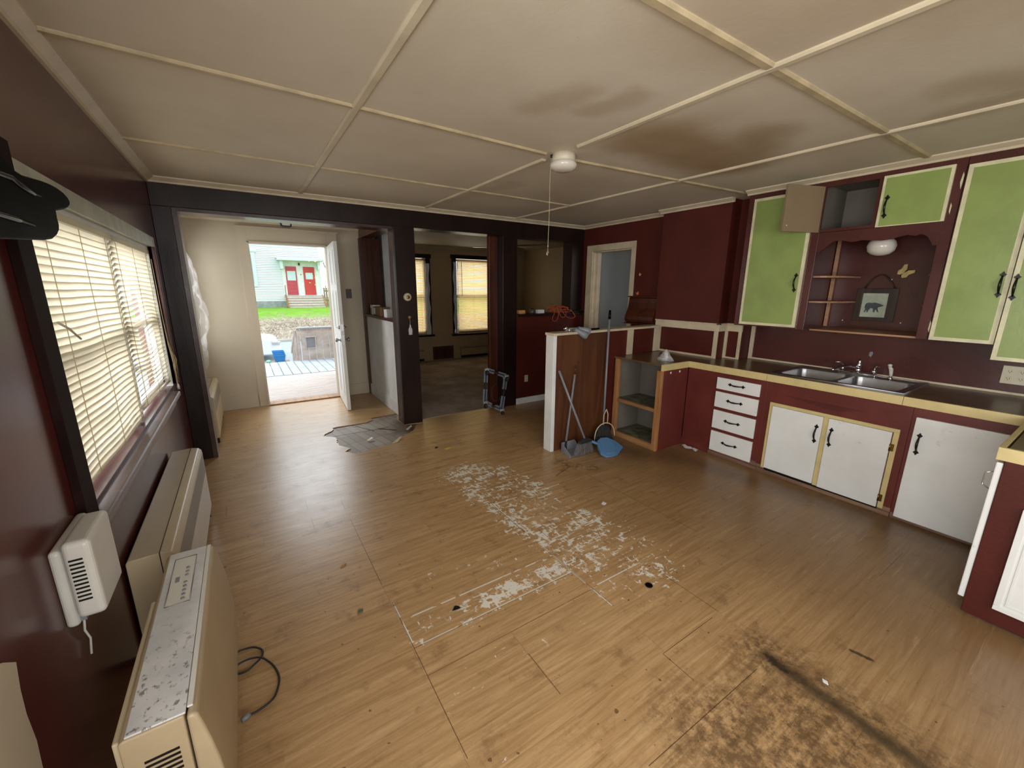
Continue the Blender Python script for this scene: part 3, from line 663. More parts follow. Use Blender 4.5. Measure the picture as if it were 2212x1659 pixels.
lab(link('valance', MB().prism(val, 'x', XC, XC+.02), MAROON, t, .001), 'scalloped maroon valance')
for (ya, yb, zz) in ((1.30, 1.515, 1.627), (1.30, 1.515, 1.432), (.79, .905, 1.627), (.79, .905, 1.427)):
    s_ = 1 if ya > 1 else -1; yw = 1.52 if s_ > 0 else .79; m = MB(); pts = [(4.735, yw)]
    dep, wid = .40, (.20 if s_ > 0 else .095)
    for k in range(9):
        a = PI/2*k/8; pts.append((4.735-dep*math.cos(a), yw-s_*(wid*math.sin(a)**.7 if a > 0 else 0)))
    m.prism(pts, 'z', zz-.014, zz); lab(link('shelf', m, SHELFW, t, .002), 'small rounded corner shelf of the niche')
link('niche_floor', MB().box(4.29, 4.735, .79, 1.45, 1.203, 1.216), SHELFW, t, .001)
link('edging_strip', MB().box(4.715, 4.735, 1.49, 1.515, 1.216, 1.94), SHELFW, t, .001)
b = .016
m = MB().box(XC-.019, XC-.001, .806, 1.144, 1.942, 2.268, 0).box(XC-.0202, XC-.019, .806+b, 1.144-b, 1.942+.006, 2.268-b, 1)
d = link('door', m, [BORDER, GREEN], t, .002); pull(XC-.0205, 1.105, 2.07, d)
# open door swings out about its far edge
m = MB().box(XC-.34, XC-.005, 1.485, 1.503, 1.944, 2.268, 0).box(XC-.33, XC-.015, 1.503, 1.5042, 1.955, 2.258, 1)
m.xf(rotz((XC, 1.487, 0), -20)); d = lab(link('door', m, [paint('tan_door_back', lin(138, 118, 92), .5, .06, 5), GREEN], t, .002), 'open door showing its tan back')
mk = MB().lathe([(0, -.004), (.006, -.004), (.006, 0), (0, 0)], (XC-.31, 1.483, 1.985), 'y', 10); mk.xf(rotz((XC, 1.487, 0), -20)); link('bumper', mk, CREAMTRIM, d)
m = MB(); m.tube([(XC-.30, 1.507+.02*math.sin(PI*k/6), 2.03+.09*k/6) for k in range(7)], .005, 8); m.xf(rotz((XC, 1.487, 0), -20)); link('handle', m, BLK, d)
# near tall cupboard, two doors
t = thing('wall_cupboard', 'tall two-door green wall cupboard above the quad outlet', 'cupboard', (4.5, .3, 1.1))
link('body', MB().box(XC, 4.74, -.75, .758, 1.205, 2.30), MAROON, t, .002)
green_door(t, XC-.019, .466, .748, 1.206, 2.252, .50, 1.554)
green_door(t, XC-.045, .02, .459, 1.118, 2.252, .440, 1.539)
for q_ in ([(.768, 2.12), (.776, 2.16), (.770, 2.22), (.764, 2.20), (.765, 2.15)], [(.757, 1.25), (.764, 1.27), (.762, 1.33), (.756, 1.31)], [(.79, 1.98), (.796, 2.0), (.795, 2.05), (.788, 2.03)]):
    link('chipped_paint', MB().prism(q_, 'x', XC-.0008, XC), BORDER, t)

# base units
XB = 4.062
t = thing('drawer_cabinet', 'red base cabinet with a stack of four white drawers', 'cabinet', (4.4, 1.97, 0))
link('body', MB().box(XB, 4.395, 1.59, 2.316, .075, .786), CABRED, t, .002)
link('kick_board', MB().box(XB+.012, XB+.03, 1.59, 2.03, 0, .075).box(XB, XB+.02, 1.59, 2.03, 0, .03).box(XB, XB+.02, 2.03, 2.33, 0, .075, 1), [KICK, CABRED], t, .002)
for z0, z1 in ((.639, .745), (.470, .614), (.268, .440), (.050, .238)):
    d = link('drawer', MB().box(XB-.016, XB, 1.638, 2.014, z0, z1), WHITE, t, .003); pull(XB-.017, 1.832, (z0+z1)/2+.005, d, False)
t = thing('sink_cabinet', 'red base cabinet under the sink with two white doors in a cream frame', 'cabinet', (4.4, 1.15, 0))
link('body', MB().box(XB+.02, 4.70, .70, 1.589, .065, .66).box(XB, XB+.02, .70, 1.589, .065, .786), CABRED, t)
link('door_frame', MB().box(XB-.009, XB, .738, 1.548, .595, .620).box(XB-.009, XB, 1.522, 1.548, .045, .60).box(XB-.009, XB, 1.133, 1.165, .045, .60).box(XB-.009, XB, .738, .768, .045, .60), YEL, t, .002)
link('dark_gap', MB().box(XB-.004, XB+.005, .77, 1.52, .03, .066), BLK, t)
link('kick_board', MB().box(XB+.005, XB+.03, .70, 1.589, 0, .064).box(XB-.004, XB+.01, .70, 1.589, 0, .032), KICK, t, .002)
d = link('door', MB().box(XB-.02, XB-.003, 1.166, 1.521, .055, .594), WHITE, t, .003); pull(XB-.021, 1.196, .455, d)
d = link('door', MB().box(XB-.02, XB-.003, .772, 1.130, .046, .594), WHITE, t, .003); pull(XB-.021, 1.101, .456, d)
hinge(XB-.012, .768, .49, d); hinge(XB-.012, .768, .12, d)
m = MB()
for k in range(7): m.box(XB-.0006, XB, .95+.02*k, 1.44-.04*k, .693-.006*k, .6945-.006*k)
link('scratch', m, BLK, t)
t = thing('base_cabinet', 'red corner base cabinet with one large white door', 'cabinet', (4.4, .45, 0))
link('body', MB().box(XB, 4.70, .0, .699, .04, .786), CABRED, t, .002)
link('kick_board', MB().box(XB+.005, XB+.03, .0, .699, 0, .04), KICK, t, .002)
d = link('door', MB().box(XB-.02, XB, .285, .676, .026, .727), WHITE, t, .003); pull(XB-.021, .640, .557, d)
# near leg
XN = 3.238
t = thing('base_cabinet', 'red end cabinet with a white moulded door, closest to the viewer', 'cabinet', (3.6, -.3, 0))
link('body', MB().box(XN, XB-.03, -1.4, .215, .02, .787), RED, t, .003)
link('kick_board', MB().box(XN+.03, XB-.03, -1.4, .19, 0, .02), BROWNW, t)
d = lab(link('door', MB().box(XN+.005, XB-.05, .216, .238, .085, .775), WHITE, t, .004), 'white end door seen edge-on')
m = MB().tube([(XN+.02, .238, .725), (XN+.02, .262, .712), (XN+.02, .262, .655), (XN+.02, .238, .64)], .0025, 6); lab(link('handle', m, CHROME, d), 'thin wire pull')
m = MB().box(XN-.018, XN, -.42, .126, .103, .60).box(XN-.024, XN-.018, .105, .126, .126, .60).box(XN-.024, XN-.018, -.42, .126, .103, .1255).box(XN-.021, XN-.018, .085, .095, .1455, .60).box(XN-.021, XN-.018, -.42, .095, .135, .145)
d = lab(link('door', m, WHITE, t, .003), 'white moulded cabinet door')
# peninsula cabinet, open shelves
XP = 3.655
t = thing('base_cabinet', 'open doorless base cabinet with mouldy shelves at the peninsula end', 'cabinet', (3.85, 2.6, 0))
link('post', MB().box(XP, XP+.035, 2.318, 2.368, 0, .784), PINE, t, .002)
link('post', MB().box(XP, XP+.035, 2.835, 2.885, 0, .825), PINE, t, .002)
link('side_panel', MB().box(XP+.035, XB-.005, 2.318, 2.334, .0, .784), CABRED, t, .001)
link('back_panel', MB().box(4.05, 4.06, 2.334, 2.88, 0, .826).box(XP+.035, 4.05, 2.872, 2.882, 0, .826), GREYIN, t)
link('batten', MB().box(3.98, 4.045, 2.50, 2.56, .05, .82), PINE, t, .002)
link('side_lining', MB().box(XP+.035, 4.05, 2.3345, 2.338, .03, .82), PINEX, t)
link('shelf', MB().box(XP+.037, 4.05, 2.34, 2.87, .382, .392, 1).box(XP+.002, XP+.036, 2.369, 2.834, .380, .412, 0).box(XP+.037, 4.05, 2.34, 2.87, .392, .408, 2), [PINEX, PINE, LINER], t, .001)
link('bottom_shelf', MB().box(XP+.037, 4.05, 2.34, 2.87, .01, .055, 1).box(XP+.002, XP+.036, 2.369, 2.834, 0, .058, 0), [PINEX, LINER], t, .001)
for xx, rr in ((3.79, .011), (3.925, .012)): link('filler_spot', MB().lathe([(0, -.0015), (rr, -.0015), (rr, .0), (0, .0)], (xx, 2.318, .757), 'y', 12), PAPER, t)

# worktop: one continuous U
t = thing('countertop', 'brown laminate worktop with yellow front edge', 'worktop', (4.3, 1.5, .79))
XE = 4.046; SY0, SY1, SX0, SX1 = .79, 1.60, 4.13, 4.68
m = MB()
m.box(XE+.02, SX0, .215, 2.33, .806, .845).box(SX1, 4.738, .215, 2.118, .806, .845).box(SX0, SX1, SY1, 2.118, .806, .845).box(SX0, 4.399, 2.118, 2.33, .806, .845).box(4.399, 4.549, 2.118, 2.269, .806, .845).box(SX0, SX1, .215, SY0, .806, .845)
m.box(XP, 4.399, 2.329, 2.90, .826, .845).box(XN+.02, 4.738, -1.4, .215, .806, .845)
link('slab', m, COUNTER, t, .0015)
m = MB().box(XE, XE+.02, .24, .757, .787, .8455).box(XE, XE+.02, .759, 1.60, .787, .8455).box(XE, XE+.02, 1.602, 2.325, .787, .8455).box(XP, XE+.02, 2.309, 2.329, .785, .8455)
m.box(XN, XN+.02, -1.4, .243, .787, .8455).box(XN+.02, XE+.02, .223, .243, .787, .8455)
lab(link('front_edge', m, YEL, t, .002), 'yellow laminate front edge')
# sink
t = thing('double_sink', 'stainless double-bowl sink set in the worktop', 'sink', (4.4, 1.19, .84))
R0, R1 = SX0-.012, SX1+.015
m = MB(); bx0, bx1 = 4.17, 4.56; ba = ((1.205, 1.565), (.825, 1.175))
m.box(R0, bx0, SY0-.012, SY1+.012, .845, .850).box(bx1, R1, SY0-.012, SY1+.012, .845, .850)
m.box(bx0, bx1, ba[0][1], SY1+.012, .845, .850).box(bx0, bx1, ba[1][1], ba[0][0], .845, .850).box(bx0, bx1, SY0-.012, ba[1][0], .845, .850)
m.tube([(R0, SY0-.012, .850), (R0, SY1+.012, .850), (R1, SY1+.012, .850), (R1, SY0-.012, .850)], .004, 8, closed=True)
link('rim', m, STEEL, t)
for ya, yb in ba:
    m = MB(); rings = []
    for (ins, z, rad) in ((0, .849, .05), (.004, .83, .05), (.012, .72, .05), (.05, .69, .04), (.16, .685, .02)):
        ring = []
        x0_, x1_, y0_, y1_ = bx0+ins, bx1-ins, ya+ins, yb-ins
        for cxx, cyy, a0 in ((x1_-rad, y1_-rad, 0), (x0_+rad, y1_-rad, 90), (x0_+rad, y0_+rad, 180), (x1_-rad, y0_+rad, 270)):
            for k in range(5):
                a = math.radians(a0+22.5*k); ring.append(m.bm.verts.new((cxx+rad*math.cos(a), cyy+rad*math.sin(a), z)))
        rings.append(ring)
    for A, B in zip(rings, rings[1:]):
        for k in range(20):
            f = m.bm.faces.new((A[k], A[(k+1) % 20], B[(k+1) % 20], B[k])); f.smooth = True
    m.bm.faces.new(rings[-1]); bm2 = m
    link('bowl', m, STEEL, t)
t = thing('faucet', 'chrome two-handle kitchen faucet on the sink back', 'faucet', (4.64, 1.19, .85))
lab(link('deck_plate', MB().box(4.615, 4.665, 1.07, 1.315, .850, .872), CHROME, t, .006, 3), 'bright chrome deck plate')
m = MB().lathe([(.017, .87), (.019, .89), (.012, .905), (.016, .92), (.016, .94), (.009, .95), (.011, .958), (.008, .972), (0, .976)], (4.64, 1.19, 0), 'z', 16)
link('spout_body', m, CHROME, t)
link('spout', MB().tube([(4.635, 1.19, .90), (4.60, 1.205, .915), (4.55, 1.23, .925), (4.48, 1.265, .918), (4.43, 1.29, .90), (4.425, 1.292, .885)], [.011, .011, .010, .009, .009, .010], 10), CHROME, t)
for yy, s_ in ((1.295, 1), (1.09, -1)):
    m = MB().lathe([(.016, .87), (.014, .895), (.010, .905), (0, .907)], (4.64, yy, 0), 'z', 14)
    m.tube([(4.64, yy, .90), (4.635, yy+s_*.004, .925), (4.62, yy+s_*.02, .938), (4.60, yy+s_*.045, .937)], [.007, .006, .005, .004], 8)
    link('lever', m, CHROME, t)
t = thing('sink_sprayer', 'small chrome and white hand sprayer beside the faucet', 'sprayer', (4.64, .985, .85))
link('base', MB().lathe([(.018, .85), (.018, .858), (.010, .868), (.010, .875)], (4.64, .985, 0), 'z', 14), CHROME, t)
m = MB().tube([(4.64, .985, .87), (4.638, .987, .90), (4.63, .99, .93), (4.615, .995, .945)], [.010, .012, .014, .010], 10)
link('head', m, HEATW, t); link('button', MB().lathe([(0, .012), (.012, .008), (.015, 0), (.012, -.008), (0, -.012)], (4.622, .998, .958), 'z', 12), HEATW, t)

# ---------------------------------------------------------------- things on the kitchen walls
t = thing('globe_lamp', 'white glass globe lamp under the scalloped valance', 'lamp', (4.5, 1.16, 1.86))
link('base', MB().lathe([(.05, 1.94), (.05, 1.915), (.035, 1.90), (0, 1.90)], (4.5, 1.16, 0), 'z', 20), BRASS, t)
link('shade', MB().lathe([(.035, 1.905), (.055, 1.89), (.078, 1.865), (.086, 1.835), (.078, 1.80), (.055, 1.778), (.025, 1.768), (0, 1.766)], (4.5, 1.16, 0), 'z', 28), GLOBE, t)
# framed bear picture
t = thing('framed_picture', 'small dark-framed bear picture hanging by a rope in the niche', 'picture', (4.70, 1.19, 1.28))
XW = 4.737
m = MB().box(XW-.022, XW, 1.064, 1.119, 1.278, 1.533).box(XW-.022, XW, 1.279, 1.320, 1.278, 1.533).box(XW-.022, XW, 1.119, 1.279, 1.496, 1.533).box(XW-.022, XW, 1.119, 1.279, 1.278, 1.309)
link('frame', m, FRAMEW, t, .002)
link('print', MB().box(XW-.010, XW-.006, 1.119, 1.279, 1.309, 1.496), paint('pale_grey_print', lin(180, 190, 170), .7, .08, 20), t)
bear = [(1.256, 1.400), (1.250, 1.416), (1.235, 1.423), (1.215, 1.420), (1.195, 1.424), (1.175, 1.418), (1.160, 1.414), (1.150, 1.408), (1.139, 1.404), (1.142, 1.398), (1.158, 1.392), (1.172, 1.386), (1.172, 1.375), (1.163, 1.352), (1.170, 1.349), (1.180, 1.366), (1.186, 1.370), (1.188, 1.349), (1.197, 1.347), (1.202, 1.376), (1.216, 1.380), (1.226, 1.366), (1.233, 1.345), (1.240, 1.345), (1.238, 1.358), (1.243, 1.362), (1.248, 1.346), (1.256, 1.348), (1.250, 1.372), (1.256, 1.385)]
m = MB().prism(bear, 'x', XW-.0108, XW-.0100); lab(link('bear_figure', m, paint('bear_grey', lin(72, 82, 84), .7, .1, 30), t), 'grey walking bear silhouette')
link('rope', MB().tube([(XW-.008, 1.28, 1.53), (XW-.008, 1.262, 1.572), (XW-.008, 1.235, 1.615), (XW-.008, 1.205, 1.637), (XW-.008, 1.175, 1.637), (XW-.008, 1.145, 1.61), (XW-.008, 1.115, 1.57), (XW-.008, 1.092, 1.53)], .005, 8), FRAMEW, t)
def butterfly(nm, lb, x, y, z, s, rot, m1, m2):
    t = thing(nm, lb, 'ornament', (x, y, z))
    for sg in (-1, 1):
        q = [(0, 0), (.10, .55), (.55, 1.0), (.75, .75), (.55, .25), (.62, -.1), (.35, -.45), (.08, -.3)]
        pts = []
        for a, b_ in q:
            a *= sg; ca, sa = math.cos(rot), math.sin(rot); pts.append((y+s*(a*ca-b_*sa), z+s*(a*sa+b_*ca)))
        m = MB().prism(pts, 'x', x-.004-.006, x-.008); link('wing', m, m1, t)
    d = Vector((0, -math.sin(rot), math.cos(rot)))
    link('body', MB().tube([Vector((x-.006, y, z))-d*s*.4, Vector((x-.006, y, z))+d*s*.5], s*.06, 6), m2, t)
butterfly('butterfly_ornament', 'pale yellow butterfly ornament in the niche above the bear picture', 4.737, 1.065, 1.645, .06, .75, YELLOW, BLK)
butterfly('butterfly_ornament', 'pale butterfly ornament on the red wall, upper of the two by the doorway', 4.52, 3.376, 1.683, .022, .5, YELLOW, YELLOW)
butterfly('butterfly_ornament', 'orange butterfly ornament resting just above the curved wooden box', 4.50, 3.37, 1.462, .028, -.4, ORG, ORG)
for (y_, z_) in ((1.39, 1.272), (1.02, 1.275), (1.125, 1.60)):
    tag(link('push_pin', MB().lathe([(0, -.003), (.0045, -.003), (.0045, 0), (0, 0)], (4.737, y_, z_), 'x', 10), PAPER), {1.39: 'white pin low in the niche, between the bear picture and the corner shelves', 1.02: 'white pin in the niche, low beside the two-door cupboard', 1.125: 'white pin in the niche between rope and butterfly'}[y_], 'pin')
tag(link('paint_chip', MB().prism([(1.155, .99), (1.145, 1.02), (1.15, 1.035), (1.168, 1.03), (1.17, 1.0)], 'x', 4.7385, 4.7395), GREYP), 'grey bare spot on the maroon wall above the faucet', 'paint chip')
# curved box on the red wall
prof = [(4.52, 1.425), (4.50, 1.432), (4.468, 1.430), (4.455, 1.41), (4.452, 1.36), (4.440, 1.30), (4.415, 1.25), (4.395, 1.205), (4.392, 1.165), (4.405, 1.135), (4.43, 1.122), (4.52, 1.122)]
t = thing('wooden_wall_box', 'brown curved-front wooden box on the red wall by the doorway', 'wall box', (4.47, 3.3, 1.12))
link('front', MB().prism(prof, 'y', 3.05, 3.46), BROWNW, t, .003)
link('moulding', MB().box(4.440, 4.52, 3.05, 3.475, 1.425, 1.437), BROWNW, t, .003)
link('moulding', MB().box(4.40, 4.52, 3.05, 3.475, 1.112, 1.124), BROWNW, t, .003)
# outlets, switch
def outlet(nm, lb, x, y0, y1, z0, z1, quad):
    t = thing(nm, lb, 'outlet', (x, (y0+y1)/2, z0)); link('plate', MB().box(x-.006, x, y0, y1, z0, z1), OUTLET, t, .002)
    cols = ((y0+(y1-y0)*.28), (y0+(y1-y0)*.72)) if quad else ((y0+y1)/2,)
    for c in cols:
        for zz in (z0+(z1-z0)*.3, z0+(z1-z0)*.7):
            m = MB().box(x-.0075, x-.006, c-.014, c+.014, zz-.013, zz+.013)
            so = link('socket', m, OUTLET, t, .002)
            link('slot', MB().box(x-.008, x-.0074, c-.007, c-.005, zz-.004, zz+.006).box(x-.008, x-.0074, c+.005, c+.007, zz-.004, zz+.006).box(x-.008, x-.0074, c-.002, c+.002, zz-.010, zz-.006), BLK, so)
outlet('quad_outlet', 'ivory four-socket outlet on the maroon wall below the tall cupboard', 4.739, .335, .455, .915, 1.035, True)
t = thing('wall_outlet', 'ivory outlet low on the red half wall', 'outlet', (3.6, 4.39, .29))
link('plate', MB().box(3.568, 3.622, 4.384, 4.39, .295, .385), OUTLET, t, .002)
for zz in (.32, .36): link('socket', MB().box(3.583, 3.607, 4.382, 4.384, zz-.012, zz+.012), paint('outlet_face', lin(170, 160, 120), .4, .05, 10), t, .001)
t = thing('light_switch', 'brown switch plate on the entry wall beside the open door', 'switch', (1.76, 6.08, 1.37))
link('plate', MB().box(1.726, 1.80, 6.073, 6.08, 1.37, 1.495), SWITCH, t, .002)
link('toggle', MB().box(1.757, 1.767, 6.062, 6.073, 1.425, 1.45), SWITCH, t, .001)
# thermostat and hook with glass ornament on the wide post
t = thing('thermostat', 'round ivory thermostat on the wide brown post', 'thermostat', (2.0, 4.355, 1.42))
link('body', MB().lathe([(.0, -.03), (.022, -.03), (.024, -.026), (.036, -.022), (.043, -.012), (.043, 0), (0, 0)], (2.0, 4.355, 1.42), 'y', 28), OUTLET, t)
link('dial', MB().lathe([(0, -.034), (.016, -.034), (.018, -.030), (0, -.029)], (2.0, 4.355, 1.42), 'y', 20), BRASS, t)
t = thing('wall_hook', 'small round pale wooden hook on the wide brown post', 'hook', (2.01, 4.355, 1.2))
link('knob', MB().lathe([(0, -.024), (.013, -.022), (.018, -.012), (.012, -.004), (.012, 0), (0, 0)], (2.01, 4.355, 1.205), 'y', 18), PINE, t)
t = thing('glass_ornament', 'clear glass ornament hanging from the wooden hook on the post', 'ornament', (2.01, 4.335, 1.06))
link('string', MB().tube([(2.01, 4.34, 1.20), (2.012, 4.338, 1.15), (2.008, 4.338, 1.125)], .0018, 6), CORDW, t)
link('pendant', MB().lathe([(.004, 1.13), (.008, 1.118), (.010, 1.10), (.020, 1.085), (.024, 1.06), (.020, 1.035), (.022, 1.02), (0, 1.018)], (2.008, 4.332, 0), 'z', 10, smooth=False), clear('cut_glass', .45, rough=.05), t)

# ---------------------------------------------------------------- ceiling light with pull cord
t = thing('ceiling_light', 'round cream ceiling light with a long pull cord', 'ceiling light', (2.31, 2.19, 2.25))
link('base', MB().lathe([(0, H), (.074, H), (.074, 2.296), (.066, 2.290), (0, 2.290)], (2.31, 2.19, 0), 'z', 32), FIX, t)
link('diffuser', MB().lathe([(.066, 2.294), (.082, 2.286), (.086, 2.270), (.076, 2.252), (.05, 2.24), (0, 2.236)], (2.31, 2.19, 0), 'z', 32), GLOBE, t)
c = link('pull_cord', MB().tube([(2.242, 2.22, 2.325), (2.236, 2.222, 2.29), (2.232, 2.222, 2.20), (2.224, 2.21, 2.0), (2.216, 2.205, 1.79)], .0014, 6), CORDW, t)
link('pull_socket', MB().lathe([(0, 2.33), (.008, 2.33), (.009, 2.315), (0, 2.312)], (2.24, 2.22, 0), 'z', 10), BLK, t)
lab(link('pull_knob', MB().lathe([(0, 1.792), (.004, 1.79), (.005, 1.78), (.002, 1.775), (.002, 1.757), (.008, 1.75), (.011, 1.74), (.008, 1.728), (0, 1.725)], (2.215, 2.204, 0), 'z', 10, smooth=False), CHROME, t), 'faceted glass pull')

# ---------------------------------------------------------------- LEFT WALL
def blind(nm, lb, x, y0, y1, z0, z1, n, mat, sag, axis='y', tilt=62, tilt2=62, group=None, wf=1.3):
    t = thing(nm, lb, 'blind', ((x, (y0+y1)/2, z0) if axis == 'y' else ((y0+y1)/2, x, z0)), group)
    W_ = (z1-z0)/n*wf; m = MB(); seg = 14
    for i in range(n):
        fz = (i+.5)/n; zc = z0+(z1-z0)*fz
        rows = []
        for k in range(seg+1):
            u = k/seg; yy = y0+(y1-y0)*u+random.uniform(-.0015, .0015)
            dz = sag(u, fz)+random.uniform(-.0005, .0005)
            tl = math.radians(tilt+(tilt2-tilt)*u+4*math.sin(i*1.3+u*5))
            pr = []
            for c_ in (-.5, 0, .5):
                dx = math.cos(tl)*W_*c_; dzz = math.sin(tl)*W_*c_; cv = (.25-c_*c_)*W_*.35
                p_ = (x+dx+cv*math.sin(tl), yy, zc+dz+dzz-cv*math.cos(tl)) if axis == 'y' else (yy, x-dx-cv*math.sin(tl), zc+dz+dzz-cv*math.cos(tl))
                pr.append(m.bm.verts.new(p_))
            rows.append(pr)
        for A, B in zip(rows, rows[1:]):
            for j in range(2):
                f = m.bm.faces.new((A[j], A[j+1], B[j+1], B[j])); f.smooth = True
    link('slats', m, mat, t)
    bb = (lambda a, b_, c_, d_, e, f_: MB().box(a, b_, c_, d_, e, f_)) if axis == 'y' else (lambda a, b_, c_, d_, e, f_: MB().box(c_, d_, a, b_, e, f_))
    link('headrail', bb(x-.018, x+.018, y0, y1, z1, z1+.028), mat, t, .002)
    m = MB(); pts = []
    for k in range(seg+1):
        u = k/seg; zz = z0+sag(u, 0)-.006; pts.append((x, y0+(y1-y0)*u, zz) if axis == 'y' else (y0+(y1-y0)*u, x, zz))
    m.tube(pts, .007, 6); link('bottom_rail', m, mat, t)
    m = MB()
    for u in (.10, .5, .9):
        pts = [((x+.012, y0+(y1-y0)*u, z0+(z1-z0)*q+sag(u, q)) if axis == 'y' else (y0+(y1-y0)*u, x-.012, z0+(z1-z0)*q+sag(u, q))) for q in [k/8 for k in range(9)]]
        m.tube(pts, .0014, 5)
    link('ladder_cord', m, CORDW, t); return t
blind('venetian_blind', 'ivory venetian blind on the half of the window closest to the viewer', -.012, 1.885, 2.835, .850, 1.735, 34, SLAT,
      lambda u, f: -.018*u*(1-f)*1.2+.004*math.sin(u*9+f*4)*(1-f), tilt=76, tilt2=78)
b2 = blind('venetian_blind', 'ivory venetian blind with bent middle slats on the window half next to the dark upright', -.016, 2.86, 3.885, .865, 1.735, 33, SLAT,
      lambda u, f: (-.03*u*(1-f)+.020*math.sin(u*7.0+f*6)*max(0, 1-abs(f-.45)*2.6)), tilt=50, tilt2=58)
# lift cords hanging at the far side
m = MB()
for k in range(5):
    o = .008*k
    m.tube([(.012, 3.86, 1.70), (.014, 3.862+o*.2, 1.30), (.018, 3.86+o, 1.10), (.026+o*.5, 3.865+o*1.8, .98), (.03, 3.88+o*1.5, .90), (.028, 3.86+o*.5, .80-.01*k)], .0022, 6)
m.tube([(.02, 3.88, 1.12), (.03, 3.915, 1.0), (.036, 3.94, .93), (.034, 3.93, .86), (.026, 3.90, .84), (.022, 3.885, .95)], .0022, 6)
cd = link('lift_cord', m, CORDW, b2)
link('tassel', MB().lathe([(.003, .80), (.008, .78), (.009, .762), (0, .76)], (.03, 3.87, 0), 'z', 8).lathe([(.003, .81), (.008, .79), (.009, .772), (0, .77)], (.034, 3.845, 0), 'z', 8), HEATW, cd)
m = MB().tube([(.03, 1.80, 1.405), (.032, 1.87, 1.382), (.03, 1.97, 1.338)], .0035, 6)
tag(link('tilt_wand', m, SLAT), 'short thin wand sticking out askew across the ivory blind closest to the viewer', 'blind wand')

# black scalloped glossy wall piece close to the viewer
sil = [(.72, 1.62), (.72, 1.80), (1.0, 1.80), (1.20, 1.795), (1.268, 1.769), (1.287, 1.757), (1.315, 1.746), (1.358, 1.743), (1.42, 1.749), (1.472, 1.754), (1.52, 1.757), (1.565, 1.757), (1.605, 1.754), (1.632, 1.747), (1.646, 1.737), (1.640, 1.725), (1.62, 1.716), (1.586, 1.707), (1.55, 1.700), (1.515, 1.693), (1.512, 1.676), (1.514, 1.660), (1.505, 1.646), (1.485, 1.634), (1.45, 1.622), (1.40, 1.615), (1.242, 1.603), (1.167, 1.597), (.95, 1.59)]
BLKM = paint('black_shelf_lacquer', (.0015, .0015, .0018), .5, .05, 10, 0, spec=.03)
t = thing('scalloped_wall_shelf', 'black glossy scalloped shelf end on the maroon wall, cut off by the picture edge', 'shelf', (.1, 1.2, 1.6))
link('board', MB().prism(sil, 'x', .055, .15), BLKM, t, .022, 6, True)
link('ridge', MB().tube([(.148, 1.0, 1.715), (.15, 1.207, 1.719), (.15, 1.282, 1.7235), (.15, 1.309, 1.718), (.151, 1.345, 1.713), (.15, 1.382, 1.711), (.149, 1.43, 1.713)], [.006, .006, .006, .006, .006, .005, .003], 10).tube([(.148, .95, 1.643), (.15, 1.162, 1.642), (.15, 1.252, 1.642), (.149, 1.345, 1.641)], [.007, .007, .007, .004], 10), BLKG, t)
link('bracket', MB().box(0, .06, .9, 1.3, 1.64, 1.72), BLKG, t, .01)

# white box heater vent on the wall
t = thing('wall_thermostat_box', 'white boxy control unit on the maroon wall under the window corner', 'control box', (.04, 1.52, .62))
link('back_plate', MB().box(0, .028, 1.435, 1.675, .60, .835), HEATW, t, .012, 4)
link('cover', MB().box(.034, .092, 1.41, 1.60, .635, .862), HEATW, t, .014, 4)
link('gap', MB().box(.024, .04, 1.445, 1.64, .61, .83), GREYP, t)
m = MB()
for k in range(11): m.box(.045, .072, 1.4085, 1.4105, .69+.012*k, .695+.012*k)
link('vent', m, BLK, t)
link('cable', MB().tube([(.02, 1.50, .61), (.015, 1.49, .55), (.012, 1.52, .50), (.012, 1.50, .46)], .003, 6), HEATW, t)
tag(link('wall_outlet', MB().box(.0, .008, 1.70, 1.78, .52, .66), paint('dark_ivory_plate', lin(170, 150, 110), .4, .05, 10), None, .002), 'yellowed outlet plate behind the white control box', 'outlet')

def mk_grille():
    t = NT('woven_grille'); x, y, z = t.pos()
    a = t.op('SINE', (y*1.0+z)*420.0); b_ = t.op('SINE', (y*1.0-z)*420.0)
    h = t.ramp(a*b_, -.05, .15); c = t.mix(h, lin(176, 166, 146), lin(46, 42, 38)); t.bump(h*-1.0, .5, .003); return t.out(c, .45, .5)
GRILLE = mk_grille()
def wall_heater(lb, y0, y1, grp):
    t = thing('wall_heater', lb, 'heater', (.09, (y0+y1)/2, 0), grp)
    pr = [(.01, .06), (.01, .470), (.016, .482), (.118, .486), (.150, .480), (.165, .464), (.168, .445), (.168, .06)]
    link('housing', MB().prism(pr, 'y', y0, y1), HEATC, t, .004, 3)
    link('seam', MB().box(.112, .115, y0-.0015, y1+.0015, .4865, .4875).box(.112, .115, y0-.0015, y0, .3, .487), BLK, t)
    lab(link('grille', MB().box(.168, .1692, y0+.03, y1-.03, .315, .445), GRILLE, t), 'woven metal air grille')
    for yy in (y0+.03, y1-.06): link('foot', MB().box(.03, .16, yy, yy+.03, 0, .062), BLK, t, .003)
    return t
wall_heater('long cream wall heater under the wide window', 1.95, 3.24, None)
wall_heater('cream wall heater in the entry behind the dark upright', 4.76, 5.78, None)

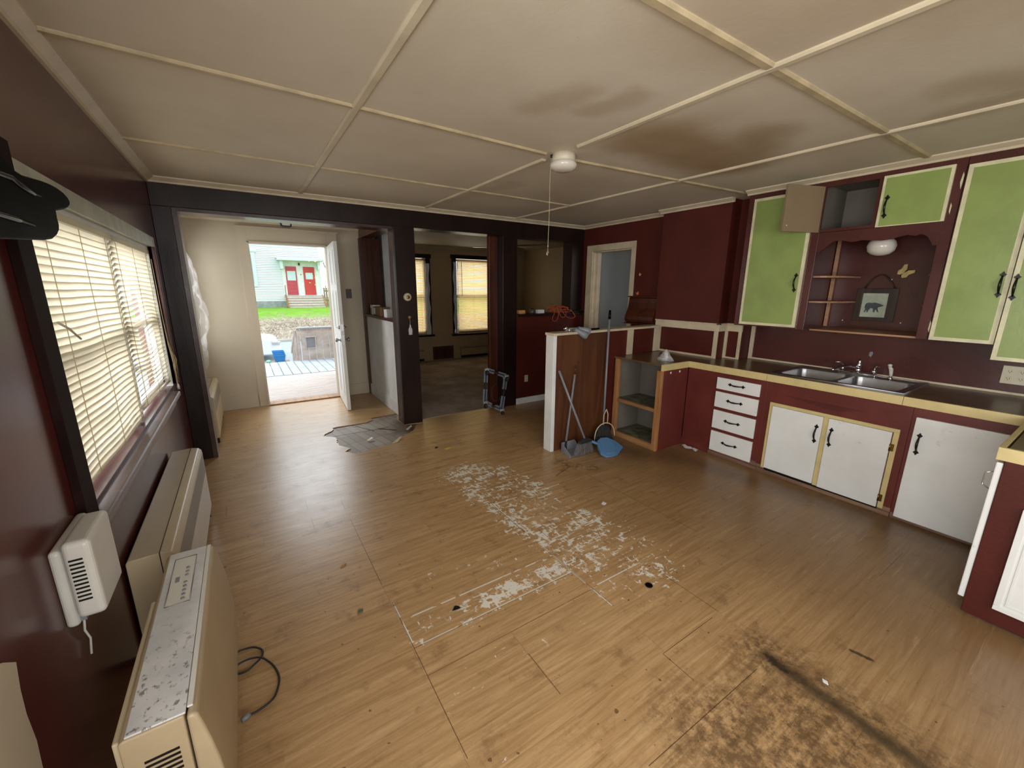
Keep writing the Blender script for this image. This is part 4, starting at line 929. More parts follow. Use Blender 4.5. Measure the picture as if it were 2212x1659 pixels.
# near appliance: electric heater standing on the floor
t = thing('portable_heater', 'portable white heater with a dirty top and control panel, closest to the viewer', 'heater', (.24, 1.4, 0))
y0, y1 = 1.03, 1.785
t1 = NT('dirty_white_top'); x_, y_, z_ = t1.pos()
nn = t1.noise(t1.vec(x_*1.4, y_, z_), 36, 5, .65); n3 = t1.noise(t1.vec(x_, y_, z_), 7, 3)
mk_ = t1.ramp(nn, .545, .64)*(1.0-t1.ramp(y_, 1.15, 1.48)*.88)
c_ = t1.mix(t1.ramp(n3, .3, .7), lin(186, 188, 190), lin(212, 212, 212)); c_ = t1.mix(mk_*.8, c_, lin(84, 74, 60)); DIRTY = t1.out(c_, .36, .5)
link('body', MB().prism([(.165, .06), (.165, .545), (.172, .551), (.280, .551), (.280, .06)], 'y', y0, y1), [HEATF], t, .006, 3)
link('top_panel', MB().box(.176, .283, y0+.006, y1-.003, .549, .5545), DIRTY, t, .002)
pts = [(.284, .548), (.300, .549), (.306, .540)]
for k in range(8): a = k/7; pts.append((.306+.036*math.sin(PI*(.15+.7*a))-.012*(1-a), .52-.46*a))
pts += [(.30, .05), (.284, .05)]
link('front_panel', MB().prism(pts, 'y', y0-.004, y1+.002), HEATF, t, .008, 4)
link('bright_trim', MB().box(.284, .296, y0+.02, y1, .549, .5545), HEATW, t, .002)
cp = link('control_panel', MB().box(.196, .257, 1.465, 1.732, .5545, .5562), HEATW, t, .0008)
link('panel_border', MB().tube([(.196, 1.465, .5562), (.257, 1.465, .5562), (.257, 1.732, .5562), (.196, 1.732, .5562)], .0016, 6, closed=True), STEEL, cp)
m = MB()
for k in range(8): m.lathe([(.0055, .5562), (.0055, .558), (0, .5582)], (.238, 1.485+.022*k+(.02 if k > 4 else 0), 0), 'z', 10)
link('button', m, GREYP, cp)
link('display', MB().box(.208, .220, 1.585, 1.615, .5562, .5566), GREYP, cp)
link('back_grille', MB().box(.150, .164, y0+.02, 1.55, .40, .535), HEATC, t, .004)
link('base', MB().box(.17, .295, y0+.02, y1-.02, 0, .055), GREYP, t, .006)
m = MB(); yy0 = y0-.001
for k in range(6): m.box(.20, .262, y0-.0015, y0, .40+.014*k, .406+.014*k)
link('side_vent', m, BLK, t)
# power cord looped on the floor
m = MB(); path = [(.296, 1.79, .008), (.315, 1.822, .008), (.345, 1.825, .006), (.374, 1.815, .006), (.400, 1.785, .006), (.403, 1.758, .006), (.392, 1.73, .010), (.372, 1.711, .012), (.345, 1.697, .008), (.312, 1.705, .006), (.300, 1.725, .006), (.312, 1.746, .010), (.350, 1.75, .014), (.393, 1.735, .014), (.422, 1.70, .008), (.442, 1.656, .006), (.453, 1.60, .006), (.445, 1.55, .006), (.425, 1.51, .006), (.382, 1.491, .006), (.355, 1.485, .010)]
def smooth_path(p, k=4):
    out = []; p = [Vector(q) for q in p]; n = len(p)
    for i in range(n-1):
        a, b_, c_, d_ = p[max(i-1, 0)], p[i], p[i+1], p[min(i+2, n-1)]
        for j in range(k):
            t_ = j/k; out.append(.5*((2*b_)+(c_-a)*t_+(2*a-5*b_+4*c_-d_)*t_*t_+(3*b_-a-3*c_+d_)*t_**3))
    out.append(p[-1]); return out
tc = thing('power_cord', 'black power cord looped on the floor beside the portable heater', 'cord', (.38, 1.65, 0))
link('cable', m.tube(smooth_path(path), .0038, 8), BLACKR, tc)
link('plug', MB().tube([(.355, 1.485, .012), (.343, 1.480, .013), (.328, 1.474, .013)], [.006, .010, .008], 10), GREYP, tc)

# crumpled plastic film on the entry window
m = MB(); nu, nv = 26, 34; g = []
for i in range(nu+1):
    row = []
    for j in range(nv+1):
        u, v = i/nu, j/nv; yy = 4.86+1.05*u; zz = .55+1.42*v
        nz = mnoise.noise(Vector((u*5, v*7, .3)))*.045+mnoise.noise(Vector((u*14, v*18, 2.3)))*.032
        bl = math.sin(PI*u)**.7*math.sin(PI*min(1, v*1.0))**.5
        row.append(m.bm.verts.new((.012+max(0, (.15+nz*1.6)*bl), yy, zz)))
    g.append(row)
for i in range(nu):
    for j in range(nv):
        m.bm.faces.new((g[i][j], g[i+1][j], g[i+1][j+1], g[i][j+1]))
tag(link('plastic_film', m, FILM), 'crumpled clear plastic film taped over the entry side window', 'plastic film')
tag(link('window_4', MB().box(-.12, -.06, 4.95, 5.0, .9, 2.0).box(-.12, -.06, 5.80, 5.85, .9, 2.0).box(-.12, -.06, 4.95, 5.85, .9, .95).box(-.12, -.06, 4.95, 5.85, 1.95, 2.0).box(-.12, -.06, 4.95, 5.85, 1.43, 1.48), WHITEP), 'entry side window behind crumpled plastic', 'window', kind='structure')

# ---------------------------------------------------------------- FRONT DOOR (open inwards)
dA = Vector((1.525, 6.07)); dB = Vector((1.462, 5.245)); dd = (dB-dA).normalized(); dn = Vector((dd.y, -dd.x))  # thickness direction
ang = math.atan2(dd.y, dd.x)
DM = Matrix.Translation((dA.x, dA.y, 0)) @ Matrix.Rotation(ang, 4, 'Z')   # local x along the leaf, local y = thickness
DL = (dB-dA).length
d1 = tag(link('door_1', MB().box(0, DL, -.0, .042, .012, 2.035).xf(DM), WHITE, None, .003, origin=(dA.x, dA.y, 0)), 'white front door standing open into the entry', 'door', kind='structure')
m = MB()
for (xa, xb, za, zb) in ((.11, .37, 1.55, 1.95), (.46, .72, 1.55, 1.95), (.11, .37, 1.0, 1.48), (.46, .72, 1.0, 1.48), (.11, .37, .18, .85), (.46, .72, .18, .85)):
    for yy in (-.004, .042):
        m.box(xa, xb, yy, yy+.004, za, zb); m.box(xa+.03, xb-.03, yy-.003 if yy < 0 else yy+.004, yy if yy < 0 else yy+.007, za+.03, zb-.03)
link('door_panel', m.xf(DM), WHITE, d1, .002)
for zc, nm in ((.893, 'door_knob'), (1.045, 'deadbolt')):
    m = MB()
    pr = [(.026, 0), (.026, .005), (.011, .010), (.011, .030), (.024, .038), (.027, .050), (.020, .060), (0, .062)] if nm == 'door_knob' else [(.024, 0), (.024, .012), (.018, .018), (.008, .018), (.006, .034), (0, .034)]
    m.lathe([(r, .042+h) for r, h in pr], (DL-.065, 0, zc), 'y', 18); m.lathe([(r, -h) for r, h in pr], (DL-.065, 0, zc), 'y', 18)
    link(nm, m.xf(DM), STEEL, d1)
link('latch_plate', MB().box(DL, DL+.002, .008, .034, zc-.21, zc-.09).box(DL, DL+.002, .008, .034, zc-.04, zc+.04).xf(DM), STEEL, d1)
# entry lantern
t = thing('ceiling_lantern', 'small black-framed glass lantern on the entry ceiling', 'ceiling light', (1.02, 5.5, 2.16))
lx, ly = 1.03, 5.52
m = MB(); q0, q1 = .045, .062
top = [(lx+a*q1, ly+b_*q1, 2.30) for a, b_ in ((-1, -1), (1, -1), (1, 1), (-1, 1))]; bot = [(lx+a*q0, ly+b_*q0, 2.185) for a, b_ in ((-1, -1), (1, -1), (1, 1), (-1, 1))]
for k in range(4): m.tube([top[k], bot[k]], .006, 6); m.tube([bot[k], bot[(k+1) % 4]], .006, 6); m.tube([top[k], top[(k+1) % 4]], .006, 6)
m.lathe([(0, H), (.05, H), (.05, 2.30), (0, 2.30)], (lx, ly, 0), 'z', 20); link('frame', m, BLK, t)
m = MB(); 
for k in range(4): m._add([top[k], top[(k+1) % 4], bot[(k+1) % 4], bot[k]], [(0, 1, 2, 3)])
m._add(bot, [(0, 1, 2, 3)]); link('glass', m, clear('lantern_glass', .3), t)
link('bulb', MB().lathe([(.012, 2.30), (.013, 2.28), (.026, 2.255), (.028, 2.235), (.018, 2.213), (0, 2.208)], (lx, ly, 0), 'z', 16), GLOBE, t)
# box on the entry ledge
t = thing('cardboard_box', 'small brown cardboard box on the ledge of the white half wall', 'box', (2.0, 5.4, 1.162))
link('carton', MB().box(1.955, 2.07, 5.24, 5.60, 1.163, 1.275), CARDB, t, .002)
link('label_patch', MB().box(1.953, 1.955, 5.50, 5.58, 1.18, 1.26), PAPER, t)
t = thing('carton', 'white and green carton on the entry ledge against the brown frame', 'box', (2.0, 5.7, 1.162))
link('box', MB().box(1.96, 2.06, 5.64, 5.76, 1.163, 1.29), PAPER, t, .002)
link('green_band', MB().box(1.958, 2.062, 5.70, 5.762, 1.165, 1.25), paint('green_print', lin(90, 120, 90), .6, .1, 20), t)
tag(link('paper_bundle', MB().box(1.95, 2.02, 4.98, 5.10, 1.163, 1.26), PAPER, None, .004), 'white paper packet on the entry ledge close to the wide post', 'packet')

# ---------------------------------------------------------------- LIVING ROOM things
def sag0(u, f): return .0
blind('venetian_blind', 'amber-lit venetian blind in the half-hidden living room window', 8.135, 2.95, 3.66, .63, 2.05, 42, SLATT, sag0, 'x', 58, 58, None, 1.04)
b3 = blind('venetian_blind', 'amber-lit venetian blind in the fully visible living room window', 8.135, 4.40, 5.20, .63, 2.07, 43, SLATT, sag0, 'x', 58, 58, None, 1.04)
link('tilt_rod', MB().tube([(4.50, 8.115, 2.06), (4.505, 8.11, 1.35)], .005, 6), DARK, b3)
def film_strip(lb, x0, x1, z0, z1):
    m = MB(); g = []
    for i in range(9):
        g.append([m.bm.verts.new((x0+(x1-x0)*i/8+.010*math.sin(j*.9), 8.10+.02*mnoise.noise(Vector((i*.9, j*.45, x0))), z0+(z1-z0)*j/24)) for j in range(25)])
    for i in range(8):
        for j in range(24): m.bm.faces.new((g[i][j], g[i+1][j], g[i+1][j+1], g[i][j+1]))
    tag(link('plastic_strip', m, clear('strip_film', .55, (.85, .87, .88))), lb, 'plastic film')
film_strip('loose plastic strip beside the fully visible living room blind', 4.30, 4.40, .56, 2.05)
film_strip('loose plastic strip beside the half-hidden living room blind', 3.66, 3.76, .56, 2.0)
def baseboard_heater(lb, x0, x1):
    t = thing('baseboard_heater', lb, 'heater', ((x0+x1)/2, 8.1, 0))
    link('cover', MB().prism([(8.15, .26), (8.15, .07), (8.09, .07), (8.085, .20), (8.11, .26)], 'x', x0, x1), LIVW, t, .003)
    link('fin_slot', MB().box(x0+.02, x1-.02, 8.09, 8.14, .02, .07).box(x0+.02, x1-.02, 8.088, 8.10, .235, .243), BLK, t)
baseboard_heater('low tan baseboard heater under the fully visible living room window', 4.44, 6.0)
baseboard_heater('short low baseboard heater under the half-hidden living room window', 2.3, 3.60)
t = thing('floor_grate', 'dark metal air grate between the living room windows', 'grate', (4.0, 8.13, 0))
link('frame', MB().box(3.80, 4.27, 8.12, 8.15, .02, .30), BROWNW, t, .003)
m = MB()
for k in range(16): m.box(3.83+k*.026, 3.838+k*.026, 8.115, 8.12, .05, .27)
link('bars', m, BLK, t)
t = thing('ceiling_fan', 'dark-bladed ceiling fan of the living room', 'fan', (4.25, 5.75, 2.1))
fx, fy = 4.30, 5.95
link('motor', MB().lathe([(.02, H), (.02, 2.26), (.07, 2.25), (.08, 2.18), (.06, 2.13), (.03, 2.10), (0, 2.09)], (fx, fy, 0), 'z', 20), BRASS, t)
for k in range(4):
    a = math.radians(215+90*k); dv = Vector((math.cos(a), math.sin(a))); nv_ = Vector((-dv.y, dv.x))
    p = [Vector((fx, fy))+dv*r+nv_*w for r, w in ((.14, -.05), (.62, -.065), (.66, 0), (.62, .065), (.14, .05))]
    link('blade', MB().prism([(q.x, q.y) for q in p], 'z', 2.195, 2.203), BROWNW, t)
link('lamp_shade', MB().lathe([(.03, 2.10), (.05, 2.07), (.06, 2.04), (0, 2.02)], (fx, fy, 0), 'z', 16), GLOBE, t)
struct('trim_40', MB().prism([(8.15, H+.01), (8.15, 2.27), (8.13, 2.27), (8.08, H+.01)], 'x', 2.16, 6.12), LIVC, 'crown moulding of the living room far wall', 'crown moulding')

# ---------------------------------------------------------------- things on ledges
m = MB(); pth = []; random.seed(11)
for k in range(90):
    a = k*2*PI/13.5; rr = 1+.18*math.sin(k*1.7)
    pth.append((4.15+.145*rr*math.cos(a)+.02*math.sin(k*.4), 4.42+.06*math.sin(a*.7), 1.215+.028+.040*math.sin(a)*rr+.012*math.sin(k*.31)))
pth = [(p[0], p[1], max(p[2], 1.204)) for p in pth]
lp = [(4.02, 4.34, 1.26), (3.99, 4.315, 1.20), (3.955, 4.31, 1.14), (3.965, 4.31, 1.10), (4.00, 4.31, 1.092), (4.04, 4.31, 1.12), (4.06, 4.32, 1.19), (4.05, 4.36, 1.24)]
lp2 = [(4.05, 4.34, 1.27), (4.07, 4.312, 1.20), (4.10, 4.308, 1.15), (4.15, 4.308, 1.14), (4.19, 4.312, 1.18), (4.20, 4.34, 1.25)]
lp3 = [(4.10, 4.33, 1.26), (4.18, 4.312, 1.16), (4.26, 4.308, 1.125), (4.33, 4.308, 1.13), (4.35, 4.312, 1.16), (4.28, 4.33, 1.24)]
m.tube(smooth_path(pth, 3), .0055, 6)
for q in (lp, lp2, lp3): m.tube(smooth_path(q, 4), .0055, 6)
tag(link('extension_cord', m, ORANGE), 'orange extension cord bundled on the ledge of the red half wall', 'cord')
tag(link('small_box', MB().box(3.49, 3.59, 4.42, 4.48, 1.198, 1.243), paint('amber_box', lin(196, 146, 80), .6, .08, 20), None, .003), 'small amber box on the dark ledge by the post', 'box')
t = thing('glass_jar', 'small dark glass jar on the dark ledge', 'jar', (3.72, 4.45, 1.197))
link('jar', MB().lathe([(.028, 1.198), (.030, 1.205), (.030, 1.24), (.022, 1.25)], (3.72, 4.45, 0), 'z', 18), clear('dark_glass', .6, (.1, .09, .07)), t)
link('lid', MB().lathe([(.024, 1.25), (.024, 1.266), (0, 1.266)], (3.72, 4.45, 0), 'z', 18), BLK, t)
tag(link('small_box', MB().box(3.785, 3.885, 4.40, 4.46, 1.198, 1.244), PAPER, None, .003), 'small white box on the dark ledge beside the orange cord', 'box')
tag(link('curtain_rod', MB().tube([(4.335, 4.335, 1.209), (4.42, 4.328, 1.209), (4.56, 4.31, 1.209)], .009, 8), BLK), 'short black rod lying on the dark ledge toward the doorway', 'rod')
# flood light on the half wall cap
t = thing('twin_floodlight', 'grey twin-headed floodlight lying on the cream cap of the half wall', 'floodlight', (3.1, 2.88, 1.128))
link('body', MB().box(3.02, 3.13, 2.885, 2.945, 1.129, 1.165), CHROME, t, .008, 3)
for (p, q) in (((3.07, 2.87, 1.150), (3.175, 2.825, 1.088)), ((3.12, 2.88, 1.155), (3.222, 2.835, 1.125))):
    p, q = Vector(p), Vector(q); d_ = q-p
    h_ = link('lamp_head', MB().tube([p, p+d_*.25, p+d_*.7, q], [.018, .022, .032, .038], 18), GREYP, t)
    link('lens', MB().tube([q-d_*.01, q+d_*.03], [.034, .033], 18), GLOBE, h_)
link('wire', MB().tube(smooth_path([(3.06, 2.87, 1.15), (3.02, 2.85, 1.16), (2.97, 2.85, 1.155), (2.94, 2.86, 1.136)]), .0035, 6).tube(smooth_path([(3.06, 2.88, 1.15), (3.02, 2.875, 1.155), (2.99, 2.87, 1.150), (2.975, 2.87, 1.135)]), .0035, 6), GREYP, t)
tag(link('pry_bar', MB().box(3.24, 3.42, 2.90, 2.94, 1.13, 1.146), BLKG, None, .003), 'flat black bar on the cream cap next to the floodlight', 'bar')
tag(link('glass_bottle', MB().tube([(2.97, 2.91, 1.15), (2.995, 2.90, 1.165), (3.02, 2.895, 1.155)], [.009, .010, .006], 8), CHROME), 'shiny metal fitting on the cap behind the floodlight', 'fitting')
# plastic bag on the counter
m = MB(); g = []
for i in range(13):
    a = 2*PI*i/12; g.append([m.bm.verts.new((3.90+(.055*(1-f)+.004)*math.cos(a)*(1+.3*mnoise.noise(Vector((i*.9, f*4, 1)))), 2.47+(.085*(1-f)+.004)*math.sin(a)*(1+.3*mnoise.noise(Vector((i*.7, f*5, 2)))), .846+.105*f)) for f in [k/7 for k in range(8)]])
for i in range(12):
    for j in range(7): m.bm.faces.new((g[i][j], g[i+1][j], g[i+1][j+1], g[i][j+1]))
t = thing('plastic_bag', 'clear peaked plastic bag standing on the peninsula counter', 'bag', (3.9, 2.47, .846))
link('bag', m, BAG, t); link('contents', MB().lathe([(0, .847), (.025, .85), (.028, .858), (0, .862)], (3.905, 2.50, 0), 'z', 12).box(3.89, 3.905, 2.45, 2.48, .85, .92), PAPER, t, .004)
# crumpled paper on the floor
m = MB(); g = []
for i in range(9): g.append([m.bm.verts.new((3.978+.020*j+.006*math.sin(i), 2.10+.021*i+.004*j, .005+.018*abs(mnoise.noise(Vector((i*.8, j*1.1, 4)))))) for j in range(4)])
for i in range(8):
    for j in range(3): m.bm.faces.new((g[i][j], g[i+1][j], g[i+1][j+1], g[i][j+1]))
tag(link('crumpled_paper', m, PAPER), 'crumpled white paper on the floor at the red cabinet corner', 'paper')

# ---------------------------------------------------------------- brooms and dustpans
def dirbox(m, a, b_, w, th): m.tube([a, b_], w, 8)
def broom_head(root, cx_, cy_, yawd, w, hgt, thick, mtop, mbr, lean=0):
    """flared broom head: cap on top, bristle fan below"""
    X = Vector((math.cos(yawd), math.sin(yawd), 0)); Y = Vector((-X.y, X.x, 0)); c = Vector((cx_, cy_, 0))
    def q(u, v, z): return c+X*u+Y*(v-lean*z)+Vector((0, 0, z))
    n = 22; m = MB()
    for k in range(n):
        u0 = -w/2+w*k/n; u1 = u0+w/n*.78; tz = hgt*.97
        s_ = .62
        for v0, v1 in ((-thick/2, thick/2),):
            vs = [q(u0, v0-.008, .003+random.uniform(0, .004)), q(u1, v0-.008, .003), q(u1, v1+.008, .003), q(u0, v1+.008, .003), q(u0*s_, v0, tz), q(u1*s_, v0, tz), q(u1*s_, v1, tz), q(u0*s_, v1, tz)]
            m._add(vs, [(0, 3, 2, 1), (4, 5, 6, 7), (0, 1, 5, 4), (1, 2, 6, 5), (2, 3, 7, 6), (3, 0, 4, 7)])
    m.norm(); link('bristles', m, mbr, root)
    m = MB(); z0 = hgt*.93; s_ = .64
    top = [(-w/2*s_, z0), (w/2*s_, z0), (w/2*s_*.92, z0+.022), (w*.12, z0+.045), (-w*.12, z0+.045), (-w/2*s_*.92, z0+.022)]
    vs = [q(a, -thick/2-.003, z) for a, z in top]+[q(a, thick/2+.003, z) for a, z in top]; k = len(top)
    m._add(vs, [tuple(range(k)), tuple(range(2*k-1, k-1, -1))]+[(i, k+i, k+(i+1) % k, (i+1) % k) for i in range(k)]); m.norm()
    link('cap', m, mtop, root, .004)
    return q(0, 0, z0+.035)
t = thing('broom', 'angled broom with pale grey bristles leaning on the white end post', 'broom', (3.03, 2.64, 0))
a = broom_head(t, 3.04, 2.645, .06, .24, .125, .035, BLACKR, BRISTL, .1)
link('handle', MB().tube([a-Vector((0, 0, .01)), (2.852, 2.815, .79)], .0105, 12), GREYP, t)
t = thing('lobby_dustpan', 'grey lidless upright dustpan behind the pale broom', 'dustpan', (2.98, 2.76, 0))
m = MB()   # tray with raised walls
ox = [(2.865, 2.63), (3.02, 2.66), (3.06, 2.80), (2.90, 2.80)]
m.prism(ox, 'z', .001, .006)
for (p, q, h0, h1) in (((2.865, 2.63), (2.90, 2.80), .03, .09), ((2.90, 2.80), (3.06, 2.80), .09, .09), ((3.02, 2.66), (3.06, 2.80), .03, .09)):
    P0, Q0 = Vector((*p, 0)), Vector((*q, 0)); nn_ = (Q0-P0).cross(Vector((0, 0, 1))).normalized()*.004
    vs = [P0-nn_, Q0-nn_, Q0-nn_+Vector((0, 0, h1)), P0-nn_+Vector((0, 0, h0)), P0+nn_, Q0+nn_, Q0+nn_+Vector((0, 0, h1)), P0+nn_+Vector((0, 0, h0))]
    m._add(vs, [(0, 1, 2, 3), (7, 6, 5, 4), (0, 4, 5, 1), (1, 5, 6, 2), (2, 6, 7, 3), (3, 7, 4, 0)])
m.norm(); link('tray', m, GREYP, t, .002)
hd = link('handle', MB().tube([(2.945, 2.795, .05), (3.046, 2.815, .735)], .010, 12), GREYP, t)
lab(link('grip', MB().tube([(3.046, 2.815, .735), (3.058, 2.818, .82)], [.007, .005], 10), BROWNW, hd), 'broken rusty tip of the handle')
link('bracket', MB().box(2.935, 2.958, 2.785, 2.80, .0, .10), BLACKR, t, .003)
t = thing('broom', 'tall broom with black bristles and black grip leaning on the half wall', 'broom', (3.4, 2.75, 0))
a = broom_head(t, 3.405, 2.755, -.18, .235, .15, .035, BLACKR, BRIST, -.05)
top_ = Vector((3.520, 2.872, 1.315)); dv_ = (top_-a).normalized()
link('handle', MB().tube([a-Vector((0, 0, .01)), top_-dv_*.085], .0105, 12), GREYP, t)
link('grip', MB().tube([top_-dv_*.088, top_-dv_*.05, top_], [.0125, .013, .010], 12), BLKG, t)
m = MB(); Xd = Vector((math.cos(-.18), math.sin(-.18), 0)); cc = Vector((3.405, 2.735, 0)); arc = []
for k in range(15):
    th = PI*k/14; arc.append(cc+Xd*(-.118*math.cos(th))+Vector((0, 0, .06+.155*math.sin(th)**.8)))
arc = [cc-Xd*.122+Vector((0, 0, .012))]+arc+[cc+Xd*.112+Vector((0, 0, .10))]
m.tube(arc, .0055, 8)
for s_ in (-1, 1): m.tube([cc+Xd*.024*s_+Vector((0, 0, .205)), cc+Xd*(.024*s_+.012)+Vector((0, .012, .30)), cc+Xd*.022+Vector((0, .02, .35))], .005, 8)
lab(link('dustpan_clip', m, CREAMTRIM, t), 'pale arched clip round the bristles')
# blue dustpan
t = thing('dustpan', 'blue plastic dustpan resting on the black-bristled broom', 'dustpan', (3.3, 2.56, 0))
m = MB(); g = []
A0, A1 = Vector((3.175, 2.655, .085)), Vector((3.165, 2.49, .055))       # rim end by the handle
B0, B1 = Vector((3.375, 2.66, .075)), Vector((3.455, 2.535, .012))       # sweeping lip
C_ = Vector((3.20, 2.44, .01))
outl = [Vector((3.205, 2.635, .10)), Vector((3.155, 2.58, .075)), Vector((3.130, 2.51, .045)), Vector((3.150, 2.46, .02)), Vector((3.215, 2.44, .006)), Vector((3.285, 2.445, .006)), Vector((3.455, 2.535, .022)), Vector((3.415, 2.60, .07)), Vector((3.345, 2.645, .105)), Vector((3.27, 2.655, .112))]
ctr = sum(outl, Vector())/len(outl)-Vector((0, 0, .0))
inn = [ctr+(p-ctr)*.80+Vector((.004, .01, .010 if i < 4 or i > 6 else .006)) for i, p in enumerate(outl)]
vo = [m.bm.verts.new(p) for p in outl]; vi = [m.bm.verts.new(p) for p in inn]; vb = [m.bm.verts.new(p-Vector((0, 0, min(.03, p.z-.003)))) for p in outl]
n = len(outl)
for i in range(n):
    j = (i+1) % n; m.bm.faces.new((vo[i], vo[j], vi[j], vi[i])); m.bm.faces.new((vb[i], vb[j], vo[j], vo[i]))
m.bm.faces.new(vi); m.bm.faces.new(vb[::-1]); m.norm()
link('pan', m, BLUEP, t, .003, 3)
m = MB(); m.tube([(3.20, 2.60, .075), (3.145, 2.645, .10), (3.118, 2.665, .108)], [.016, .013, .011], 10); link('handle', m, BLUEP, t)

# ---------------------------------------------------------------- wheeled furniture dolly leaning on the post
t = thing('furniture_dolly', 'grey adjustable dolly frame with four casters leaning on the dark post', 'dolly', (3.05, 4.2, 0))
def P3(x, z, lift=0): return Vector((x, 4.17+z*.30-lift, z))     # the frame leans back
TL, TR, BR, BL = (2.945, .535), (3.215, .43), (3.075, .035), (2.855, .155)
def bar(m, a, b_, r, mi=0):
    pa, pb = P3(*a), P3(*b_); d_ = (pb-pa).normalized(); nz = Vector((0, -1, .3)).normalized(); sd = d_.cross(nz).normalized()
    vs = []
    for p in (pa, pb): vs += [p+sd*r+nz*.012, p-sd*r+nz*.012, p-sd*r-nz*.012, p+sd*r-nz*.012]
    m._add(vs, [(0, 1, 2, 3), (7, 6, 5, 4), (0, 4, 5, 1), (1, 5, 6, 2), (2, 6, 7, 3), (3, 7, 4, 0)], mi)
def mixp(a, b_, f): return (a[0]+(b_[0]-a[0])*f, a[1]+(b_[1]-a[1])*f)
m = MB()
for a, b_ in ((TL, TR), (TR, BR), (BR, BL), (BL, TL)): bar(m, a, b_, .010)
m.norm(); link('rail', m, BLACKR, t, .002)
cs = [TL, TR, BR, BL]
for i, c_ in enumerate(cs):
    p_, n_ = cs[i-1], cs[(i+1) % 4]; m = MB()
    bar(m, c_, mixp(c_, n_, .40), .027); bar(m, c_, mixp(c_, p_, .40), .027)
    w1_, w2_ = mixp(c_, n_, .22), mixp(c_, p_, .22)
    pts = [P3(*c_), P3(*w1_), P3(*mixp(w1_, w2_, .5)), P3(*w2_)]
    nz = Vector((0, -1, .3)).normalized()*.012
    vs = [p+nz for p in pts]+[p-nz for p in pts]; m._add(vs, [(0, 1, 2, 3), (7, 6, 5, 4), (0, 4, 5, 1), (1, 5, 6, 2), (2, 6, 7, 3), (3, 7, 4, 0)])
    m.norm(); cb = link('corner_bracket', m, GREYB, t, .004)
    cpos = P3(c_[0]-.008, c_[1]-.006, .035)
    ZINC = MATS.get('zinc') or paint('zinc', lin(186, 192, 188), .3, .05, 10, 0, metal=.4)
    fk = link('caster', MB().box(cpos.x-.027, cpos.x+.027, cpos.y-.006, cpos.y+.012, cpos.z-.027, cpos.z+.027).tube([cpos+Vector((0, .01, 0)), cpos-Vector((0, .035, .012))], .014, 10), ZINC, cb, .002)
    wc = cpos+Vector((-.020, -.040, -.018))
    link('wheel', MB().lathe([(0, -.013), (.027, -.013), (.030, -.008), (.030, .008), (.027, .013), (0, .013)], wc, 'x', 18), BLACKR, cb)
link('loop_cord', MB().tube(smooth_path([(3.06, 4.25, .36), (3.0, 4.24, .345), (2.965, 4.23, .29), (2.957, 4.21, .24), (2.965, 4.20, .18), (3.0, 4.19, .155), (3.05, 4.19, .165), (3.06, 4.2, .2)]), .004, 6), BLACKR, t)

# ---------------------------------------------------------------- litter on the floor
def flat(nm, lb, pts, mat, z=.003, h=.002, cat='scrap'):
    return tag(link(nm, MB().prism(pts, 'z', 0.0005, z+h), mat), lb, cat)
tag(link('round_cap', MB().lathe([(0, .0005), (.018, .0005), (.020, .004), (.016, .007), (.010, .006), (0, .005)], (2.12, 1.148, 0), 'z', 24), BLKG), 'round black rubber cap on the floor in the middle of the room', 'cap')
flat('paper_scrap', 'small square white scrap on the floor toward the drawers', [(2.52, 1.86), (2.55, 1.87), (2.545, 1.90), (2.515, 1.885)], PAPER)
flat('paper_scrap', 'yellow scrap on the floor between the torn patch and the half wall', [(1.98, 3.42), (2.04, 3.435), (2.03, 3.46), (1.975, 3.45)], paint('yellow_scrap', lin(206, 176, 60), .6, .05, 20))
flat('dirt_chip', 'dark chip on the floor next to the yellow scrap', [(1.91, 3.51), (1.945, 3.52), (1.94, 3.54), (1.915, 3.53)], BLK)
flat('pebble', 'grey-green pebble-like bit on the floor toward the window wall', [(.79, 1.765), (.815, 1.77), (.82, 1.785), (.80, 1.79)], paint('stone', lin(96, 96, 74), .8, .1, 30), .006)
flat('wood_chip', 'small pale wood chip on the floor between heaters and middle seam', [(.79, 2.165), (.82, 2.175), (.825, 2.185), (.80, 2.18)], PINE)
flat('dirt_chip', 'black triangular chip on the white worn floor band', [(1.18, 1.545), (1.22, 1.54), (1.215, 1.558), (1.20, 1.565)], BLK)
flat('paper_scrap', 'tiny bright white triangle beside the dark floor stain', [(2.262, .40), (2.275, .408), (2.272, .425), (2.262, .418)], PAPER)

# ---------------------------------------------------------------- OUTSIDE
def planks(nm, x0, x1, y0, y1, z, along, w, mat, lb):
    m = MB(); a0, a1 = (y0, y1) if along == 'x' else (x0, x1); n = round((a1-a0)/w)
    for k in range(n):
        p0 = a0+k*w; p1 = p0+w-.010
        if along == 'x': m.box(x0, x1, p0, p1, z-.03, z)
        else: m.box(p0, p1, y0, y1, z-.03, z)
    return struct(nm, m, mat, lb, 'deck', bev=.002)
DECK = paint('weathered_grey_deck', lin(188, 178, 172), .75, .14, 6, .15, stretch=(.6, 14, 1), dirt=lin(110, 100, 98), dirtamt=.55)
DECK2 = paint('grey_stained_deck', lin(158, 166, 172), .7, .08, 5, .1, stretch=(1, 1, 1))
planks('floor_deck', -.5, 4.0, 6.21, 8.36, -.055, 'x', .09, DECK, 'weathered deck boards running across outside the door')
planks('floor_deck_far', -.5, 2.3, 8.38, 9.95, -.05, 'y', .15, DECK2, 'smoother grey deck boards at the far end of the porch')
struct('wall_porch', MB().box(2.3, 2.42, 6.2, 8.3, -.5, 2.8), WHITEP, 'white siding beside the porch', 'wall')
t = thing('deck_wall', 'weathered board parapet at the deck end with a square opening', 'parapet', (2.1, 9.95, -.05))
m = MB()
